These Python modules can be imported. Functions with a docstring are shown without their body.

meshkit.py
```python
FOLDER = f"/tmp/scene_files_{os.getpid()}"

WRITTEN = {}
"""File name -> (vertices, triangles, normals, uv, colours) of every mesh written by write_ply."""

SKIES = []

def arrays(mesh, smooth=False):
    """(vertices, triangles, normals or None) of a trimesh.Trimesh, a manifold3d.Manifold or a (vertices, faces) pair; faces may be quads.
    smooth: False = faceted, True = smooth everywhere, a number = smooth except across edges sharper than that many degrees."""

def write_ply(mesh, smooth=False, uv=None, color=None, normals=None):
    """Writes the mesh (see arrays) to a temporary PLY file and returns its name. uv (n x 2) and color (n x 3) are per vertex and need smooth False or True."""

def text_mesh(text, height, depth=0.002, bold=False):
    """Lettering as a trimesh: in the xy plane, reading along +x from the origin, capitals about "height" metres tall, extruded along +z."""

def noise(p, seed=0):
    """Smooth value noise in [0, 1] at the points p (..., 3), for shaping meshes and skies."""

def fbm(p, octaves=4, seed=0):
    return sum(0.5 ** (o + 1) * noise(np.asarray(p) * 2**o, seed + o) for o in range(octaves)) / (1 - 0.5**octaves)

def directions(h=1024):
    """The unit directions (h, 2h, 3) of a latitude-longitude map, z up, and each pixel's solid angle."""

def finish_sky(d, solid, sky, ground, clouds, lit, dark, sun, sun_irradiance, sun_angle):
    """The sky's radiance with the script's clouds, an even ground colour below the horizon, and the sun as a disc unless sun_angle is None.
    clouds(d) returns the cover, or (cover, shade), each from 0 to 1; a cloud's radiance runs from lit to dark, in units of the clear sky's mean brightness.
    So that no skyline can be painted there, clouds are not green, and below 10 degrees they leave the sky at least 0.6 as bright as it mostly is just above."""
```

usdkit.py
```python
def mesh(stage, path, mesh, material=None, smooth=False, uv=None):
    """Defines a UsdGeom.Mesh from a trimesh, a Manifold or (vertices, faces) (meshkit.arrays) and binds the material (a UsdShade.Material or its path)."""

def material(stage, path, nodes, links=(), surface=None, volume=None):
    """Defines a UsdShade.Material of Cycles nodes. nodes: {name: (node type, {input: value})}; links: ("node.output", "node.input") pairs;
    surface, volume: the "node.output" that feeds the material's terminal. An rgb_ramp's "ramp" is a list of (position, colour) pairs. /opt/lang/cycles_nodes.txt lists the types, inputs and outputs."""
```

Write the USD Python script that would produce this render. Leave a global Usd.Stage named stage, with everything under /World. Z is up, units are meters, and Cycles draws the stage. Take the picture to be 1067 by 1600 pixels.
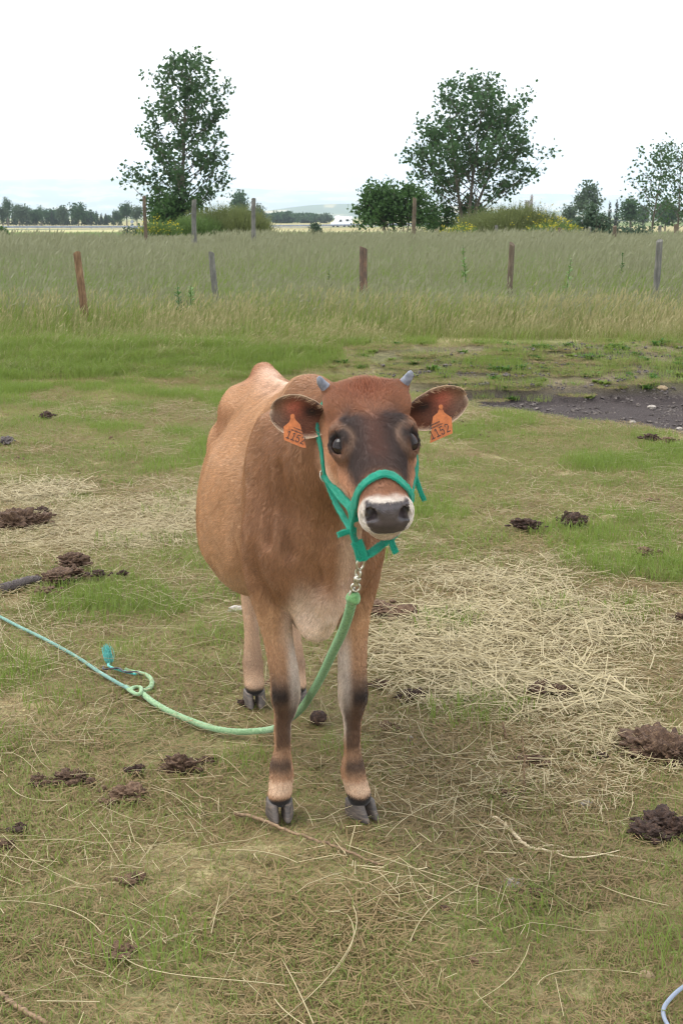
import math, random
import numpy as np, trimesh, usdkit, meshkit
from pxr import Usd, UsdGeom, UsdLux, UsdShade, Sdf, Gf, Vt
from scipy.interpolate import PchipInterpolator, CubicSpline
from scipy.ndimage import map_coordinates
from scipy.spatial import cKDTree
from shapely.geometry import Polygon
from shapely import affinity

RNG = np.random.RandomState(7)
stage = Usd.Stage.CreateInMemory()
UsdGeom.SetStageUpAxis(stage, 'Z')
UsdGeom.SetStageMetersPerUnit(stage, 1.0)
UsdGeom.Xform.Define(stage, '/World')
UsdGeom.Scope.Define(stage, '/World/Looks')
T = Sdf.ValueTypeNames

# ------------------------------------------------------------------ camera, sky, sun, exposure
EYE = 1.5
FPX, W0, H0, HORIZON = 2000.0, 1067.0, 1600.0, 338.0
PITCH = math.atan((H0 / 2 - HORIZON) / FPX)
cam = UsdGeom.Camera.Define(stage, '/World/camera')
APER = 14.9
cam.CreateHorizontalApertureAttr(APER)
cam.CreateVerticalApertureAttr(APER * H0 / W0)
cam.CreateFocalLengthAttr(APER * FPX / W0)
cam.CreateFStopAttr(11.0)
cam.CreateFocusDistanceAttr(2.85)
cam.CreateExposureAttr(1.02)
cam.CreateClippingRangeAttr((0.1, 90000.0))
cam.AddTranslateOp().Set((0, 0, EYE))
cam.AddRotateXOp().Set(90.0 - math.degrees(PITCH))

SUN_EL, SUN_AZ = math.radians(58), math.radians(-72)      # azimuth from +y towards +x
SUN_DIR = np.array([math.sin(SUN_AZ) * math.cos(SUN_EL), math.cos(SUN_AZ) * math.cos(SUN_EL), math.sin(SUN_EL)])
sun = UsdLux.DistantLight.Define(stage, '/World/sun')
sun.CreateNormalizeAttr(True)
sun.CreateIntensityAttr(0.40)
sun.CreateAngleAttr(36.0)
sun.CreateColorAttr(Gf.Vec3f(1.0, 0.96, 0.9))
_m = Gf.Matrix4d().SetRotate(Gf.Rotation(Gf.Vec3d(0, 0, 1), Gf.Vec3d(*SUN_DIR)))
sun.AddTransformOp().Set(_m)

SKY_STRENGTH = 0.10
USE_HAZE = True
sky = UsdLux.DomeLight.Define(stage, '/World/sky')
sky_mat = usdkit.material(stage, '/World/Looks/overcast_sky', {
    'tc': ('texture_coordinate', {}),
    'map': ('mapping', {'scale': (1.3, 1.3, 7.0)}),
    'n': ('noise_texture', {'scale': 1.6, 'detail': 6.0, 'roughness': 0.55}),
    'r': ('rgb_ramp', {'ramp': [(0.0, (4.6, 5.2, 5.9)), (0.38, (5.3, 5.8, 6.4)), (0.49, (8.6, 8.9, 9.3)), (.62, (14.2, 14.3, 14.5)), (1.0, (16.5, 16.4, 16.4))]}),
    'cov': ('rgb_ramp', {'ramp': [(0.0, (0.82,) * 3), (0.5, (0.95,) * 3), (1.0, (0.98,) * 3)]}),
    'sky': ('sky_texture', {'sky_type': 'single_scattering', 'sun_disc': False, 'sun_elevation': SUN_EL, 'sun_rotation': SUN_AZ}),
    'mix': ('mix_color', {'use_clamp': False}),
    'bg': ('background_shader', {'strength': SKY_STRENGTH})},
    [('tc.generated', 'map.vector'), ('map.vector', 'n.vector'), ('n.fac', 'r.fac'), ('n.fac', 'cov.fac'), ('cov.color', 'mix.fac'),
     ('sky.color', 'mix.a'), ('r.color', 'mix.b'), ('mix.result', 'bg.color')], surface='bg.background')
UsdShade.MaterialBindingAPI.Apply(sky.GetPrim()).Bind(sky_mat)
sky.GetPrim().SetCustomDataByKey('kind', 'structure')
sky.GetPrim().SetCustomDataByKey('label', 'bright white overcast sky above the fields')

# ------------------------------------------------------------------ helpers
_used = {}
def numbered(parent, name):
    k = (parent, name); n = _used.get(k, -1) + 1; _used[k] = n
    return f'{parent}/{name}' if n == 0 else f'{parent}/{name}_{n:03d}'

def ppath(parent):
    return '/World' if parent is None else str(parent.GetPath())

def tag(prim, label=None, cat=None, group=None, kind=None):
    for k, v in (('label', label), ('category', cat), ('group', group), ('kind', kind)):
        if v: prim.SetCustomDataByKey(k, v)
    return prim

def obj(name, mesh, mat, parent=None, smooth=30, colors=None, extra=None):
    m = usdkit.mesh(stage, numbered(ppath(parent), name), mesh, mat, smooth=smooth)
    api = UsdGeom.PrimvarsAPI(m)
    if colors is not None:
        api.CreatePrimvar('tint', T.Color3fArray, 'vertex').Set(Vt.Vec3fArray.FromNumpy(np.asarray(colors, np.float32)))
    for k, v in (extra or {}).items():
        api.CreatePrimvar(k, T.FloatArray, 'vertex').Set(Vt.FloatArray.FromNumpy(np.asarray(v, np.float32)))
    return m.GetPrim()

def thing(name, label, cat, loc=(0, 0, 0), rotz=0.0, group=None):
    x = UsdGeom.Xform.Define(stage, numbered('/World', name))
    if any(loc): x.AddTranslateOp().Set(Gf.Vec3d(*[float(c) for c in loc]))
    if rotz: x.AddRotateZOp().Set(math.degrees(rotz))
    return tag(x.GetPrim(), label, cat, group)

def lin(r, g, b):
    c = np.array([r, g, b], float) / 255
    return np.where(c < 0.04045, c / 12.92, ((c + 0.055) / 1.055) ** 2.4)

def mat(name, nodes, links, surface='p.BSDF', volume=None):
    return usdkit.material(stage, '/World/Looks/' + name, nodes, links, surface=surface, volume=volume)

def sstep(a, b, x):
    t = np.clip((np.asarray(x, float) - a) / (b - a), 0, 1)
    return t * t * (3 - 2 * t)

def nrm(v):
    v = np.asarray(v, float)
    return v / (np.linalg.norm(v, axis=-1, keepdims=True) + 1e-12)

FW = np.array([0, math.cos(PITCH), -math.sin(PITCH)]); UP = np.array([0, math.sin(PITCH), math.cos(PITCH)]); CAMP = np.array([0, 0, EYE])
def ray(px, py):
    return nrm(FW + (px - W0 / 2) / FPX * np.array([1.0, 0, 0]) - (py - H0 / 2) / FPX * UP)
def at(px, py, y):                      # the point at ground distance y seen where the photograph shows it
    r = ray(px, py); return CAMP + r * (y / r[1])
def on_ground(px, py, z=0.0):
    return on_sheet(px, py, z)

def sweep(path, radii, sides=8, flat=1.0, up=None, caps=True):
    """a tube along a path; flat < 1 makes a strap whose thin side faces up (given per point or once)"""
    p = np.asarray(path, float); n = len(p)
    t = nrm(np.gradient(p, axis=0))
    if up is None:
        u0 = np.array([0, 0, 1.0]) if abs(t[0][2]) < 0.9 else np.array([1.0, 0, 0])
        b = np.zeros_like(p); a = nrm(np.cross(t[0], u0))
        for i in range(n):
            a = nrm(a - t[i] * (a @ t[i])); b[i] = a
        side = b; upv = np.cross(b, t)
    else:
        upv = np.broadcast_to(np.asarray(up, float), p.shape); upv = nrm(upv - t * (upv * t).sum(1, keepdims=True)); side = np.cross(t, upv)
    ang = np.arange(sides) * 2 * np.pi / sides
    r = np.broadcast_to(np.asarray(radii, float), (n,))
    if flat < 1:                         # rounded rectangle
        ca, sa = np.cos(ang), np.sin(ang); e = 0.45
        cx, cy = np.sign(ca) * np.abs(ca) ** e, np.sign(sa) * np.abs(sa) ** e
    else:
        cx, cy = np.cos(ang), np.sin(ang)
    v = p[:, None] + r[:, None, None] * (cx[None, :, None] * side[:, None] + flat * cy[None, :, None] * upv[:, None])
    v = v.reshape(-1, 3)
    i, j = np.meshgrid(np.arange(n - 1), np.arange(sides), indexing='ij')
    q = np.stack([i * sides + j, i * sides + (j + 1) % sides, (i + 1) * sides + (j + 1) % sides, (i + 1) * sides + j], -1).reshape(-1, 4)
    f = np.vstack([q[:, [0, 2, 1]], q[:, [0, 3, 2]]])
    if caps:
        v = np.vstack([v, p[0], p[-1]]); k = len(v)
        jj = np.arange(sides)
        f = np.vstack([f, np.stack([np.full(sides, k - 2), jj, (jj + 1) % sides], 1), np.stack([np.full(sides, k - 1), (n - 1) * sides + (jj + 1) % sides, (n - 1) * sides + jj], 1)])
    return trimesh.Trimesh(v, f, process=False)

def spline(pts, n):
    pts = np.asarray(pts, float)
    s = np.r_[0, np.cumsum(np.linalg.norm(np.diff(pts, axis=0), axis=1))]
    return CubicSpline(s, pts)(np.linspace(0, s[-1], n))

def cat_meshes(ms):
    return trimesh.util.concatenate(ms)

def pv(name, kind='color'):              # attribute node
    return ('attribute', {'attribute': name})

# ------------------------------------------------------------------ terrain
PIT_A, PIT_B = np.array([0.75, 10.55]), np.array([2.35, 8.75])
_pn = np.array([(PIT_B - PIT_A)[1], -(PIT_B - PIT_A)[0]]); _pn = -_pn / np.linalg.norm(_pn)     # points away from the camera, into the pit
def pit_masks(x, y):
    x, y = np.asarray(x, float), np.asarray(y, float)
    nz = meshkit.fbm(np.stack([x * 1.1, y * 1.1, x * 0 + 3.3], -1), 3, 5) - 0.5
    s = (x - PIT_A[0]) * _pn[0] + (y - PIT_A[1]) * _pn[1] + nz * 0.35              # metres inside the near lip
    far = 11.5 - 0.05 * np.maximum(x, 0) + nz * 0.5
    inside = sstep(-0.05, 0.30, s) * sstep(0.25, -0.15, y - far) * sstep(0.1, 0.9, x + nz * .5)
    bank = sstep(-0.3, 0.3, y - far) * sstep(13.6, 12.9, y + nz * .6) * sstep(-0.6, 1.2, x + nz)
    return inside, bank
def ground_z(x, y):
    x, y = np.asarray(x, float), np.asarray(y, float)
    ins, bank = pit_masks(x, y)
    rise = 0.22 * sstep(11.3, 13.4, y) * sstep(60, 30, y)
    big = (meshkit.fbm(np.stack([x * 0.16, y * 0.16, 0 * x], -1), 3, 2) - 0.5) * 0.14 * sstep(4.5, 9, y) * sstep(120, 60, y)
    fine = (meshkit.fbm(np.stack([x * 2.2, y * 2.2, 0 * x], -1), 3, 9) - 0.5) * 0.02 * sstep(60, 15, y)
    fall = -1.5 * sstep(80, 300, y)
    return big + fine - 0.13 * ins + rise + fall

# ------------------------------------------------------------------ haze over the plain
def haze_box(x0, x1, y0, y1, z0, z1):
    m = trimesh.creation.box((x1 - x0, y1 - y0, z1 - z0)); m.apply_translation(((x0 + x1) / 2, (y0 + y1) / 2, (z0 + z1) / 2)); return m
M_haze = usdkit.material(stage, '/World/Looks/haze_air', {'v': ('principled_volume', {'color': (.79, .91, 1.0), 'density': 1.5e-4, 'anisotropy': 0.0})}, [], volume='v.volume')
if USE_HAZE:
    tag(obj('haze', haze_box(-15000, 15000, -6000, 16500, -5, 560), M_haze, smooth=False), 'pale bluish haze over the distant plain', None, None, 'stuff')

# ------------------------------------------------------------------ ground
def axis_points(segs):
    out = []
    for a, b, st in segs: out.append(np.arange(a, b, st))
    return np.concatenate(out)
_far = np.geomspace(60, 16000, 40)
gx = np.unique(np.concatenate([-_far[::-1], np.arange(-60, -9, 3.0), np.arange(-9, -4, .3), np.arange(-4, 4, .055), np.arange(4, 9, .3), np.arange(9, 60, 3.0), _far]).round(4))
gy = np.unique(np.concatenate([-np.geomspace(5, 5500, 18)[::-1], np.arange(-5, 1.6, .6), np.arange(1.6, 8, .05), np.arange(8, 14, .07), np.arange(14, 30, .6), np.arange(30, 140, 4.0), np.geomspace(140, 16000, 46)]).round(4))
X, Y = np.meshgrid(gx, gy, indexing='ij')
Z = ground_z(X, Y)
_near = sstep(14, 11, Y) * sstep(5, 4, np.abs(X)) * sstep(.5, 1.8, Y)
Z = Z + _near * ((meshkit.noise(np.stack([X * 11, Y * 11, 0 * X], -1), 21) - .5) * .008 + (meshkit.noise(np.stack([X * 4.5, Y * 4.5, 0 * X], -1), 22) - .5) * .014)
V = np.stack([X, Y, Z], -1).reshape(-1, 3)
nx_, ny_ = X.shape
I, J = np.meshgrid(np.arange(nx_ - 1), np.arange(ny_ - 1), indexing='ij')
q = np.stack([I * ny_ + J, (I + 1) * ny_ + J, (I + 1) * ny_ + J + 1, I * ny_ + J + 1], -1).reshape(-1, 4)
ins, bank = pit_masks(X, Y)
soil = np.clip(ins + .6 * bank, 0, 1).reshape(-1)
grain = (sstep(108, 114, Y) * sstep(292, 286, Y + .45 * X) * sstep(-160, -150, X)).reshape(-1)
far_ = sstep(300, 1500, Y).reshape(-1)
G_ramp = lambda a, b, *st: ('rgb_ramp', {'ramp': [(p, lin(*c)) for p, c in st]})
M_ground = mat('pasture_ground', {
    'g': ('geometry', {}), 'soil': pv('soil'), 'grain': pv('grain'), 'far': pv('far'),
    'n1': ('noise_texture', {'scale': 1.1, 'detail': 5.0, 'roughness': .6}), 'n2': ('noise_texture', {'scale': 85.0, 'detail': 5.0, 'roughness': .75}), 'n3': ('noise_texture', {'scale': 7.0, 'detail': 4.0}),
    'nf': ('noise_texture', {'scale': .0035, 'detail': 4.0}),
    'thatch': ('rgb_ramp', {'ramp': [(.28, lin(104, 92, 66)), (.45, lin(156, 142, 104)), (.6, lin(188, 172, 130)), (.75, lin(210, 196, 156))]}),
    'green': ('rgb_ramp', {'ramp': [(.3, lin(100, 102, 62)), (.6, lin(138, 136, 90)), (.8, lin(172, 162, 118))]}),
    'gm': ('map_range', {'from_min': .40, 'from_max': .62, 'clamp': True}),
    'mix1': ('mix_color', {}), 'soilc': ('rgb_ramp', {'ramp': [(.3, lin(46, 42, 42)), (.5, lin(72, 65, 64)), (.72, lin(104, 96, 92))]}), 'mix2': ('mix_color', {}),
    'grainc': ('rgb_ramp', {'ramp': [(.35, lin(150, 146, 104)), (.65, lin(176, 168, 124))]}), 'mix3': ('mix_color', {}),
    'farc': ('rgb_ramp', {'ramp': [(.3, lin(70, 88, 52)), (.45, lin(96, 110, 66)), (.55, lin(150, 146, 96)), (.7, lin(84, 98, 60))]}), 'mix4': ('mix_color', {}),
    'n4': ('noise_texture', {'scale': 17.0, 'detail': 4.0, 'roughness': .7}), 'dk': ('rgb_ramp', {'ramp': [(.32, (.58,) * 3), (.55, (1.0,) * 3), (.7, (1.2,) * 3)]}), 'dm': ('mix_color', {'blend_type': 'multiply', 'fac': 1.0, 'use_clamp': False}),
    'b': ('bump', {'strength': .8, 'distance': .02}), 'p': ('principled_bsdf', {'roughness': .95, 'specular_ior_level': .1})},
    [('g.position', 'n1.vector'), ('g.position', 'n2.vector'), ('g.position', 'n3.vector'), ('g.position', 'nf.vector'), ('n2.fac', 'thatch.fac'), ('n2.fac', 'green.fac'), ('n1.fac', 'gm.value'), ('gm.result', 'mix1.fac'),
     ('thatch.color', 'mix1.a'), ('green.color', 'mix1.b'), ('n2.fac', 'soilc.fac'), ('soil.fac', 'mix2.fac'), ('dk.color', 'dm.b'), ('n4.fac', 'dk.fac'), ('g.position', 'n4.vector'), ('mix1.result', 'dm.a'), ('dm.result', 'mix2.a'), ('soilc.color', 'mix2.b'),
     ('n3.fac', 'grainc.fac'), ('grain.fac', 'mix3.fac'), ('mix2.result', 'mix3.a'), ('grainc.color', 'mix3.b'), ('nf.fac', 'farc.fac'), ('far.fac', 'mix4.fac'), ('mix3.result', 'mix4.a'), ('farc.color', 'mix4.b'),
     ('mix4.result', 'p.base_color'), ('n2.fac', 'b.height'), ('b.normal', 'p.normal')])
g_ = obj('ground', (V, q), M_ground, smooth=True, extra={'soil': soil, 'grain': grain, 'far': far_})
tag(g_, 'trampled pasture of short grass, dry thatch and a dark muddy hollow', None, None, 'structure')
_gi = None
def gz(x, y):
    """the ground sheet's own height, from its grid"""
    i = np.clip(np.searchsorted(gx, x) - 1, 0, nx_ - 2); j = np.clip(np.searchsorted(gy, y) - 1, 0, ny_ - 2)
    fx = np.clip((x - gx[i]) / (gx[i + 1] - gx[i]), 0, 1); fy = np.clip((y - gy[j]) / (gy[j + 1] - gy[j]), 0, 1)
    return Z[i, j] * (1 - fx) * (1 - fy) + Z[i + 1, j] * fx * (1 - fy) + Z[i, j + 1] * (1 - fx) * fy + Z[i + 1, j + 1] * fx * fy
def to_px(x, y, z):
    d = np.stack([x, y, z - EYE], -1); k = d @ FW
    return W0 / 2 + FPX * d[..., 0] / k, H0 / 2 - FPX * (d @ UP) / k
def on_sheet(px, py, lift=0.0):
    r = ray(px, py); t = np.arange(1.8, 400, .01) if py > 420 else np.arange(10, 600, .1)
    p = CAMP + r * t[:, None]; k = np.argmax(p[:, 2] < gz(p[:, 0], p[:, 1]) + lift)
    return p[k]

# hills on the horizon
def ridge(y0, prof, depth, seed):
    xs = np.linspace(-9000, 9000, 220); vs = []
    for k, (dy, f) in enumerate(((-.9, 0.0), (-.6, .22), (-.35, .52), (-.15, .82), (0, 1.0), (.35, .8), (1.0, .0))):
        h = np.interp(xs / y0, [p[0] for p in prof], [p[1] for p in prof]) * f
        h = h * (1 + .22 * (meshkit.fbm(np.stack([xs / 900, xs * 0 + k * .6, xs * 0], -1), 4, seed) - .5)) - 4
        vs.append(np.stack([xs, np.full_like(xs, y0 + dy * depth), h], 1))
    V = np.vstack(vs); n = len(xs); F = []
    for k in range(6):
        a = k * n + np.arange(n - 1); F.append(np.stack([a, a + 1, a + 1 + n, a + n], 1))
    return V, np.vstack(F)
M_hill = mat('hill_fields', {'g': ('geometry', {}), 'map': ('mapping', {'scale': (1, 1, 4)}), 'v': ('voronoi_texture', {'scale': .0042}), 'n': ('noise_texture', {'scale': .004, 'detail': 5.0}),
    'r': ('rgb_ramp', {'ramp': [(.0, lin(66, 84, 56)), (.5, lin(84, 100, 66)), (.58, lin(176, 160, 120)), (.8, lin(110, 116, 76)), (1.0, lin(70, 84, 56))]}), 's': ('separate_color', {}), 'mx': ('mix_float', {'fac': .55}),
    'p': ('principled_bsdf', {'roughness': 1.0, 'specular_ior_level': 0.0})},
    [('g.position', 'map.vector'), ('map.vector', 'v.vector'), ('map.vector', 'n.vector'), ('v.color', 's.color'), ('s.r', 'mx.a'), ('n.fac', 'mx.b'), ('mx.result', 'r.fac'), ('r.color', 'p.base_color')])
h1 = obj('hills', ridge(13000, [(-.6, 300), (-.27, 352), (-.16, 345), (-.05, 272), (.02, 255), (.12, 215), (.3, 200), (.6, 220)], 2500, 3), M_hill, smooth=True)
tag(h1, 'long flat pale blue ridge closing the horizon', None, None, 'structure')
h2 = obj('hills', ridge(5200, [(-.6, 8), (-.08, 8), (-.05, 34), (-.02, 52), (.005, 56), (.03, 44), (.08, 50), (.14, 30), (.3, 14), (.6, 6)], 900, 8), M_hill, smooth=True)
tag(h2, 'low hazy hill with pale fields in front of the blue ridge', None, None, 'structure')

# ------------------------------------------------------------------ road with its guard rail
ROAD = [(-330, 215, -1.30), (-80, 300, -1.35), (0, 380, -1.38), (60, 420, -.6), (135, 455, .05), (420, 560, .3)]
rs = spline([r for r in ROAD], 90)
rt_ = nrm(np.gradient(rs, axis=0) * [1, 1, 0]); rn = np.stack([rt_[:, 1], -rt_[:, 0], 0 * rt_[:, 0]], 1)
rn = rn * np.where((rn @ np.array([0, -1, 0]))[:, None] > 0, 1, -1)           # towards the camera
def strip(offs):
    vs = [rs + rn * o + np.array([0, 0, h]) for o, h in offs]; n = len(rs); V = np.vstack(vs); F = []
    for k in range(len(offs) - 1):
        a = k * n + np.arange(n - 1); F.append(np.stack([a, a + n, a + n + 1, a + 1], 1))
    return V, np.vstack(F)
M_verge = mat('verge_grass', {'g': ('geometry', {}), 'n': ('noise_texture', {'scale': .8, 'detail': 4.0}), 'r': ('rgb_ramp', {'ramp': [(.3, lin(78, 96, 54)), (.7, lin(116, 124, 76))]}), 'p': ('principled_bsdf', {'roughness': 1.0})},
    [('g.position', 'n.vector'), ('n.fac', 'r.fac'), ('r.color', 'p.base_color')])
M_asphalt = mat('asphalt', {'g': ('geometry', {}), 'n': ('noise_texture', {'scale': 2.5, 'detail': 5.0}), 'r': ('rgb_ramp', {'ramp': [(.3, lin(88, 90, 94)), (.7, lin(116, 118, 120))]}), 'p': ('principled_bsdf', {'roughness': .9})},
    [('g.position', 'n.vector'), ('n.fac', 'r.fac'), ('r.color', 'p.base_color')])
M_zinc = mat('zinc_rail', {'g': ('geometry', {}), 'n': ('noise_texture', {'scale': 1.5, 'detail': 3.0}), 'r': ('rgb_ramp', {'ramp': [(.3, lin(112, 120, 138)), (.7, lin(146, 154, 172))]}), 'p': ('principled_bsdf', {'roughness': .45, 'metallic': .35})},
    [('g.position', 'n.vector'), ('n.fac', 'r.fac'), ('r.color', 'p.base_color')])
M_paint = mat('road_paint', {'p': ('principled_bsdf', {'base_color': (.75, .75, .72), 'roughness': .7})}, [])
tag(obj('road_bank', strip([(14, -2.2), (9, -.5), (5.2, .02), (4.6, .05)]), M_verge, smooth=True), 'grassy bank carrying the road', None, None, 'structure')
tag(obj('road', strip([(4.6, .054), (-4.6, .054), (-6, -.02), (-14, -2.5)]), M_asphalt, smooth=True), 'grey asphalt road crossing the plain', None, None, 'structure')
obj_l = obj('road_marking', strip([(3.9, .060), (3.7, .060)]), M_paint, smooth=True); tag(obj_l, 'white edge line of the far road', None, None, 'structure')
rail = thing('guard_rail', 'long galvanised steel guard rail along the near side of the road', 'guard rail')
obj('beam', strip([(5.0, .38), (5.06, .48), (5.0, .58), (5.06, .70), (5.0, .80), (4.96, .80), (4.98, .58), (4.96, .38)]), M_zinc, rail, smooth=40)
sl = np.r_[0, np.cumsum(np.linalg.norm(np.diff(rs, axis=0), axis=1))]
for d in np.arange(120, sl[-1] - 150, 6.0):
    p = np.array([np.interp(d, sl, rs[:, k]) for k in range(3)]) + np.array([np.interp(d, sl, rn[:, k]) for k in range(3)]) * 4.93
    if abs(p[0]) > .30 * p[1]: continue
    b = trimesh.creation.box((.12, .08, .80)); b.apply_translation(p + [0, 0, .34]); obj('post', b, M_zinc, rail)

# ------------------------------------------------------------------ signed-distance modelling
class Field:
    """a grid of signed distances in which rounded primitives are blended"""
    def __init__(s, lo, hi, h):
        s.lo, s.h = np.asarray(lo, float), h
        s.n = np.ceil((np.asarray(hi) - s.lo) / h).astype(int) + 1
        s.D = np.full(s.n, 0.5, np.float32)
    def box(s, lo, hi, pad):
        a = np.clip(np.floor((np.asarray(lo) - pad - s.lo) / s.h).astype(int), 0, s.n); b = np.clip(np.ceil((np.asarray(hi) + pad - s.lo) / s.h).astype(int) + 1, 0, s.n)
        sl = tuple(slice(a[k], b[k]) for k in range(3))
        ax = [s.lo[k] + s.h * np.arange(a[k], b[k]) for k in range(3)]
        return sl, np.stack(np.meshgrid(*ax, indexing='ij'), -1)
    def add(s, fn, lo, hi, k=0.02, cut=False):
        sl, P = s.box(lo, hi, max(3 * s.h, 1.2 * k) + (0 if cut else 0.03))
        if P.size == 0: return
        d = fn(P).astype(np.float32); o = s.D[sl]
        if cut:
            d = -d; t = np.clip(0.5 - 0.5 * (d - o) / k, 0, 1); s.D[sl] = d + (o - d) * t + k * t * (1 - t)
        else:
            t = np.clip(0.5 + 0.5 * (o - d) / k, 0, 1); s.D[sl] = o + (d - o) * t - k * t * (1 - t)
    def value(s, p):
        return map_coordinates(s.D, ((np.asarray(p) - s.lo) / s.h).reshape(-1, 3).T, order=1, mode='nearest').reshape(np.shape(p)[:-1])
    def grad(s, p):
        e = s.h * 1.5
        return nrm(np.stack([s.value(p + e * np.eye(3)[k]) - s.value(p - e * np.eye(3)[k]) for k in range(3)], -1))
    def surface(s):
        D = s.D; ins = D < 0
        c = [D[i:D.shape[0] - 1 + i, j:D.shape[1] - 1 + j, k:D.shape[2] - 1 + k] for i in (0, 1) for j in (0, 1) for k in (0, 1)]
        cnt = sum((x < 0).astype(np.int8) for x in c)
        act = np.argwhere((cnt > 0) & (cnt < 8))
        val = np.stack([x[tuple(act.T)] for x in c], 1)
        corner = np.array([(i, j, k) for i in (0, 1) for j in (0, 1) for k in (0, 1)], float)
        acc, num = np.zeros((len(act), 3)), np.zeros(len(act))
        for a in range(8):
            for b in range(a + 1, 8):
                if np.abs(corner[a] - corner[b]).sum() != 1: continue
                x = (val[:, a] < 0) != (val[:, b] < 0); t = np.where(x, val[:, a] / np.where(x, val[:, a] - val[:, b], 1), 0)
                acc += np.where(x[:, None], corner[a] + t[:, None] * (corner[b] - corner[a]), 0); num += x
        V = s.lo + s.h * (act + acc / num[:, None])
        idx = np.full(np.array(D.shape) - 1, -1, np.int64); idx[tuple(act.T)] = np.arange(len(act))
        F = []
        for ax in range(3):
            u, v = (ax + 1) % 3, (ax + 2) % 3
            A = ins[tuple(slice(0, -1) if q == ax else slice(1, -1) for q in range(3))]; B = ins[tuple(slice(1, None) if q == ax else slice(1, -1) for q in range(3))]
            for flip, m in ((0, A & ~B), (1, ~A & B)):
                e = np.argwhere(m) + np.array([0 if q == ax else 1 for q in range(3)])
                if not len(e): continue
                def I(du, dv):
                    w = e.copy(); w[:, u] -= du; w[:, v] -= dv; return idx[tuple(w.T)]
                q = np.stack([I(1, 1), I(0, 1), I(0, 0), I(1, 0)], 1)
                F.append(q[:, ::-1] if flip else q)
        q = np.vstack(F)
        return trimesh.Trimesh(V, np.vstack([q[:, [0, 1, 2]], q[:, [0, 2, 3]]]), process=False)

def sd_cone(a, b, ra, rb):
    a, b = np.asarray(a, float), np.asarray(b, float); ab = b - a; L2 = ab @ ab
    def fn(P):
        t = np.clip(((P - a) @ ab) / L2, 0, 1); return np.linalg.norm(P - a - t[..., None] * ab, axis=-1) - (ra + (rb - ra) * t)
    r = max(ra, rb); return fn, np.minimum(a, b) - r, np.maximum(a, b) + r
def sd_ell(c, r, M=None):
    c, r = np.asarray(c, float), np.asarray(r, float); R = np.eye(3) if M is None else M       # M columns: local axes
    def fn(P):
        q = (P - c) @ R; k0 = np.linalg.norm(q / r, axis=-1); k1 = np.linalg.norm(q / r ** 2, axis=-1)
        return np.where(k0 < 1e-6, -r.min(), k0 * (k0 - 1) / np.maximum(k1, 1e-9))
    ext = np.sqrt(((R * r) ** 2).sum(1)); return fn, c - ext, c + ext
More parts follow.
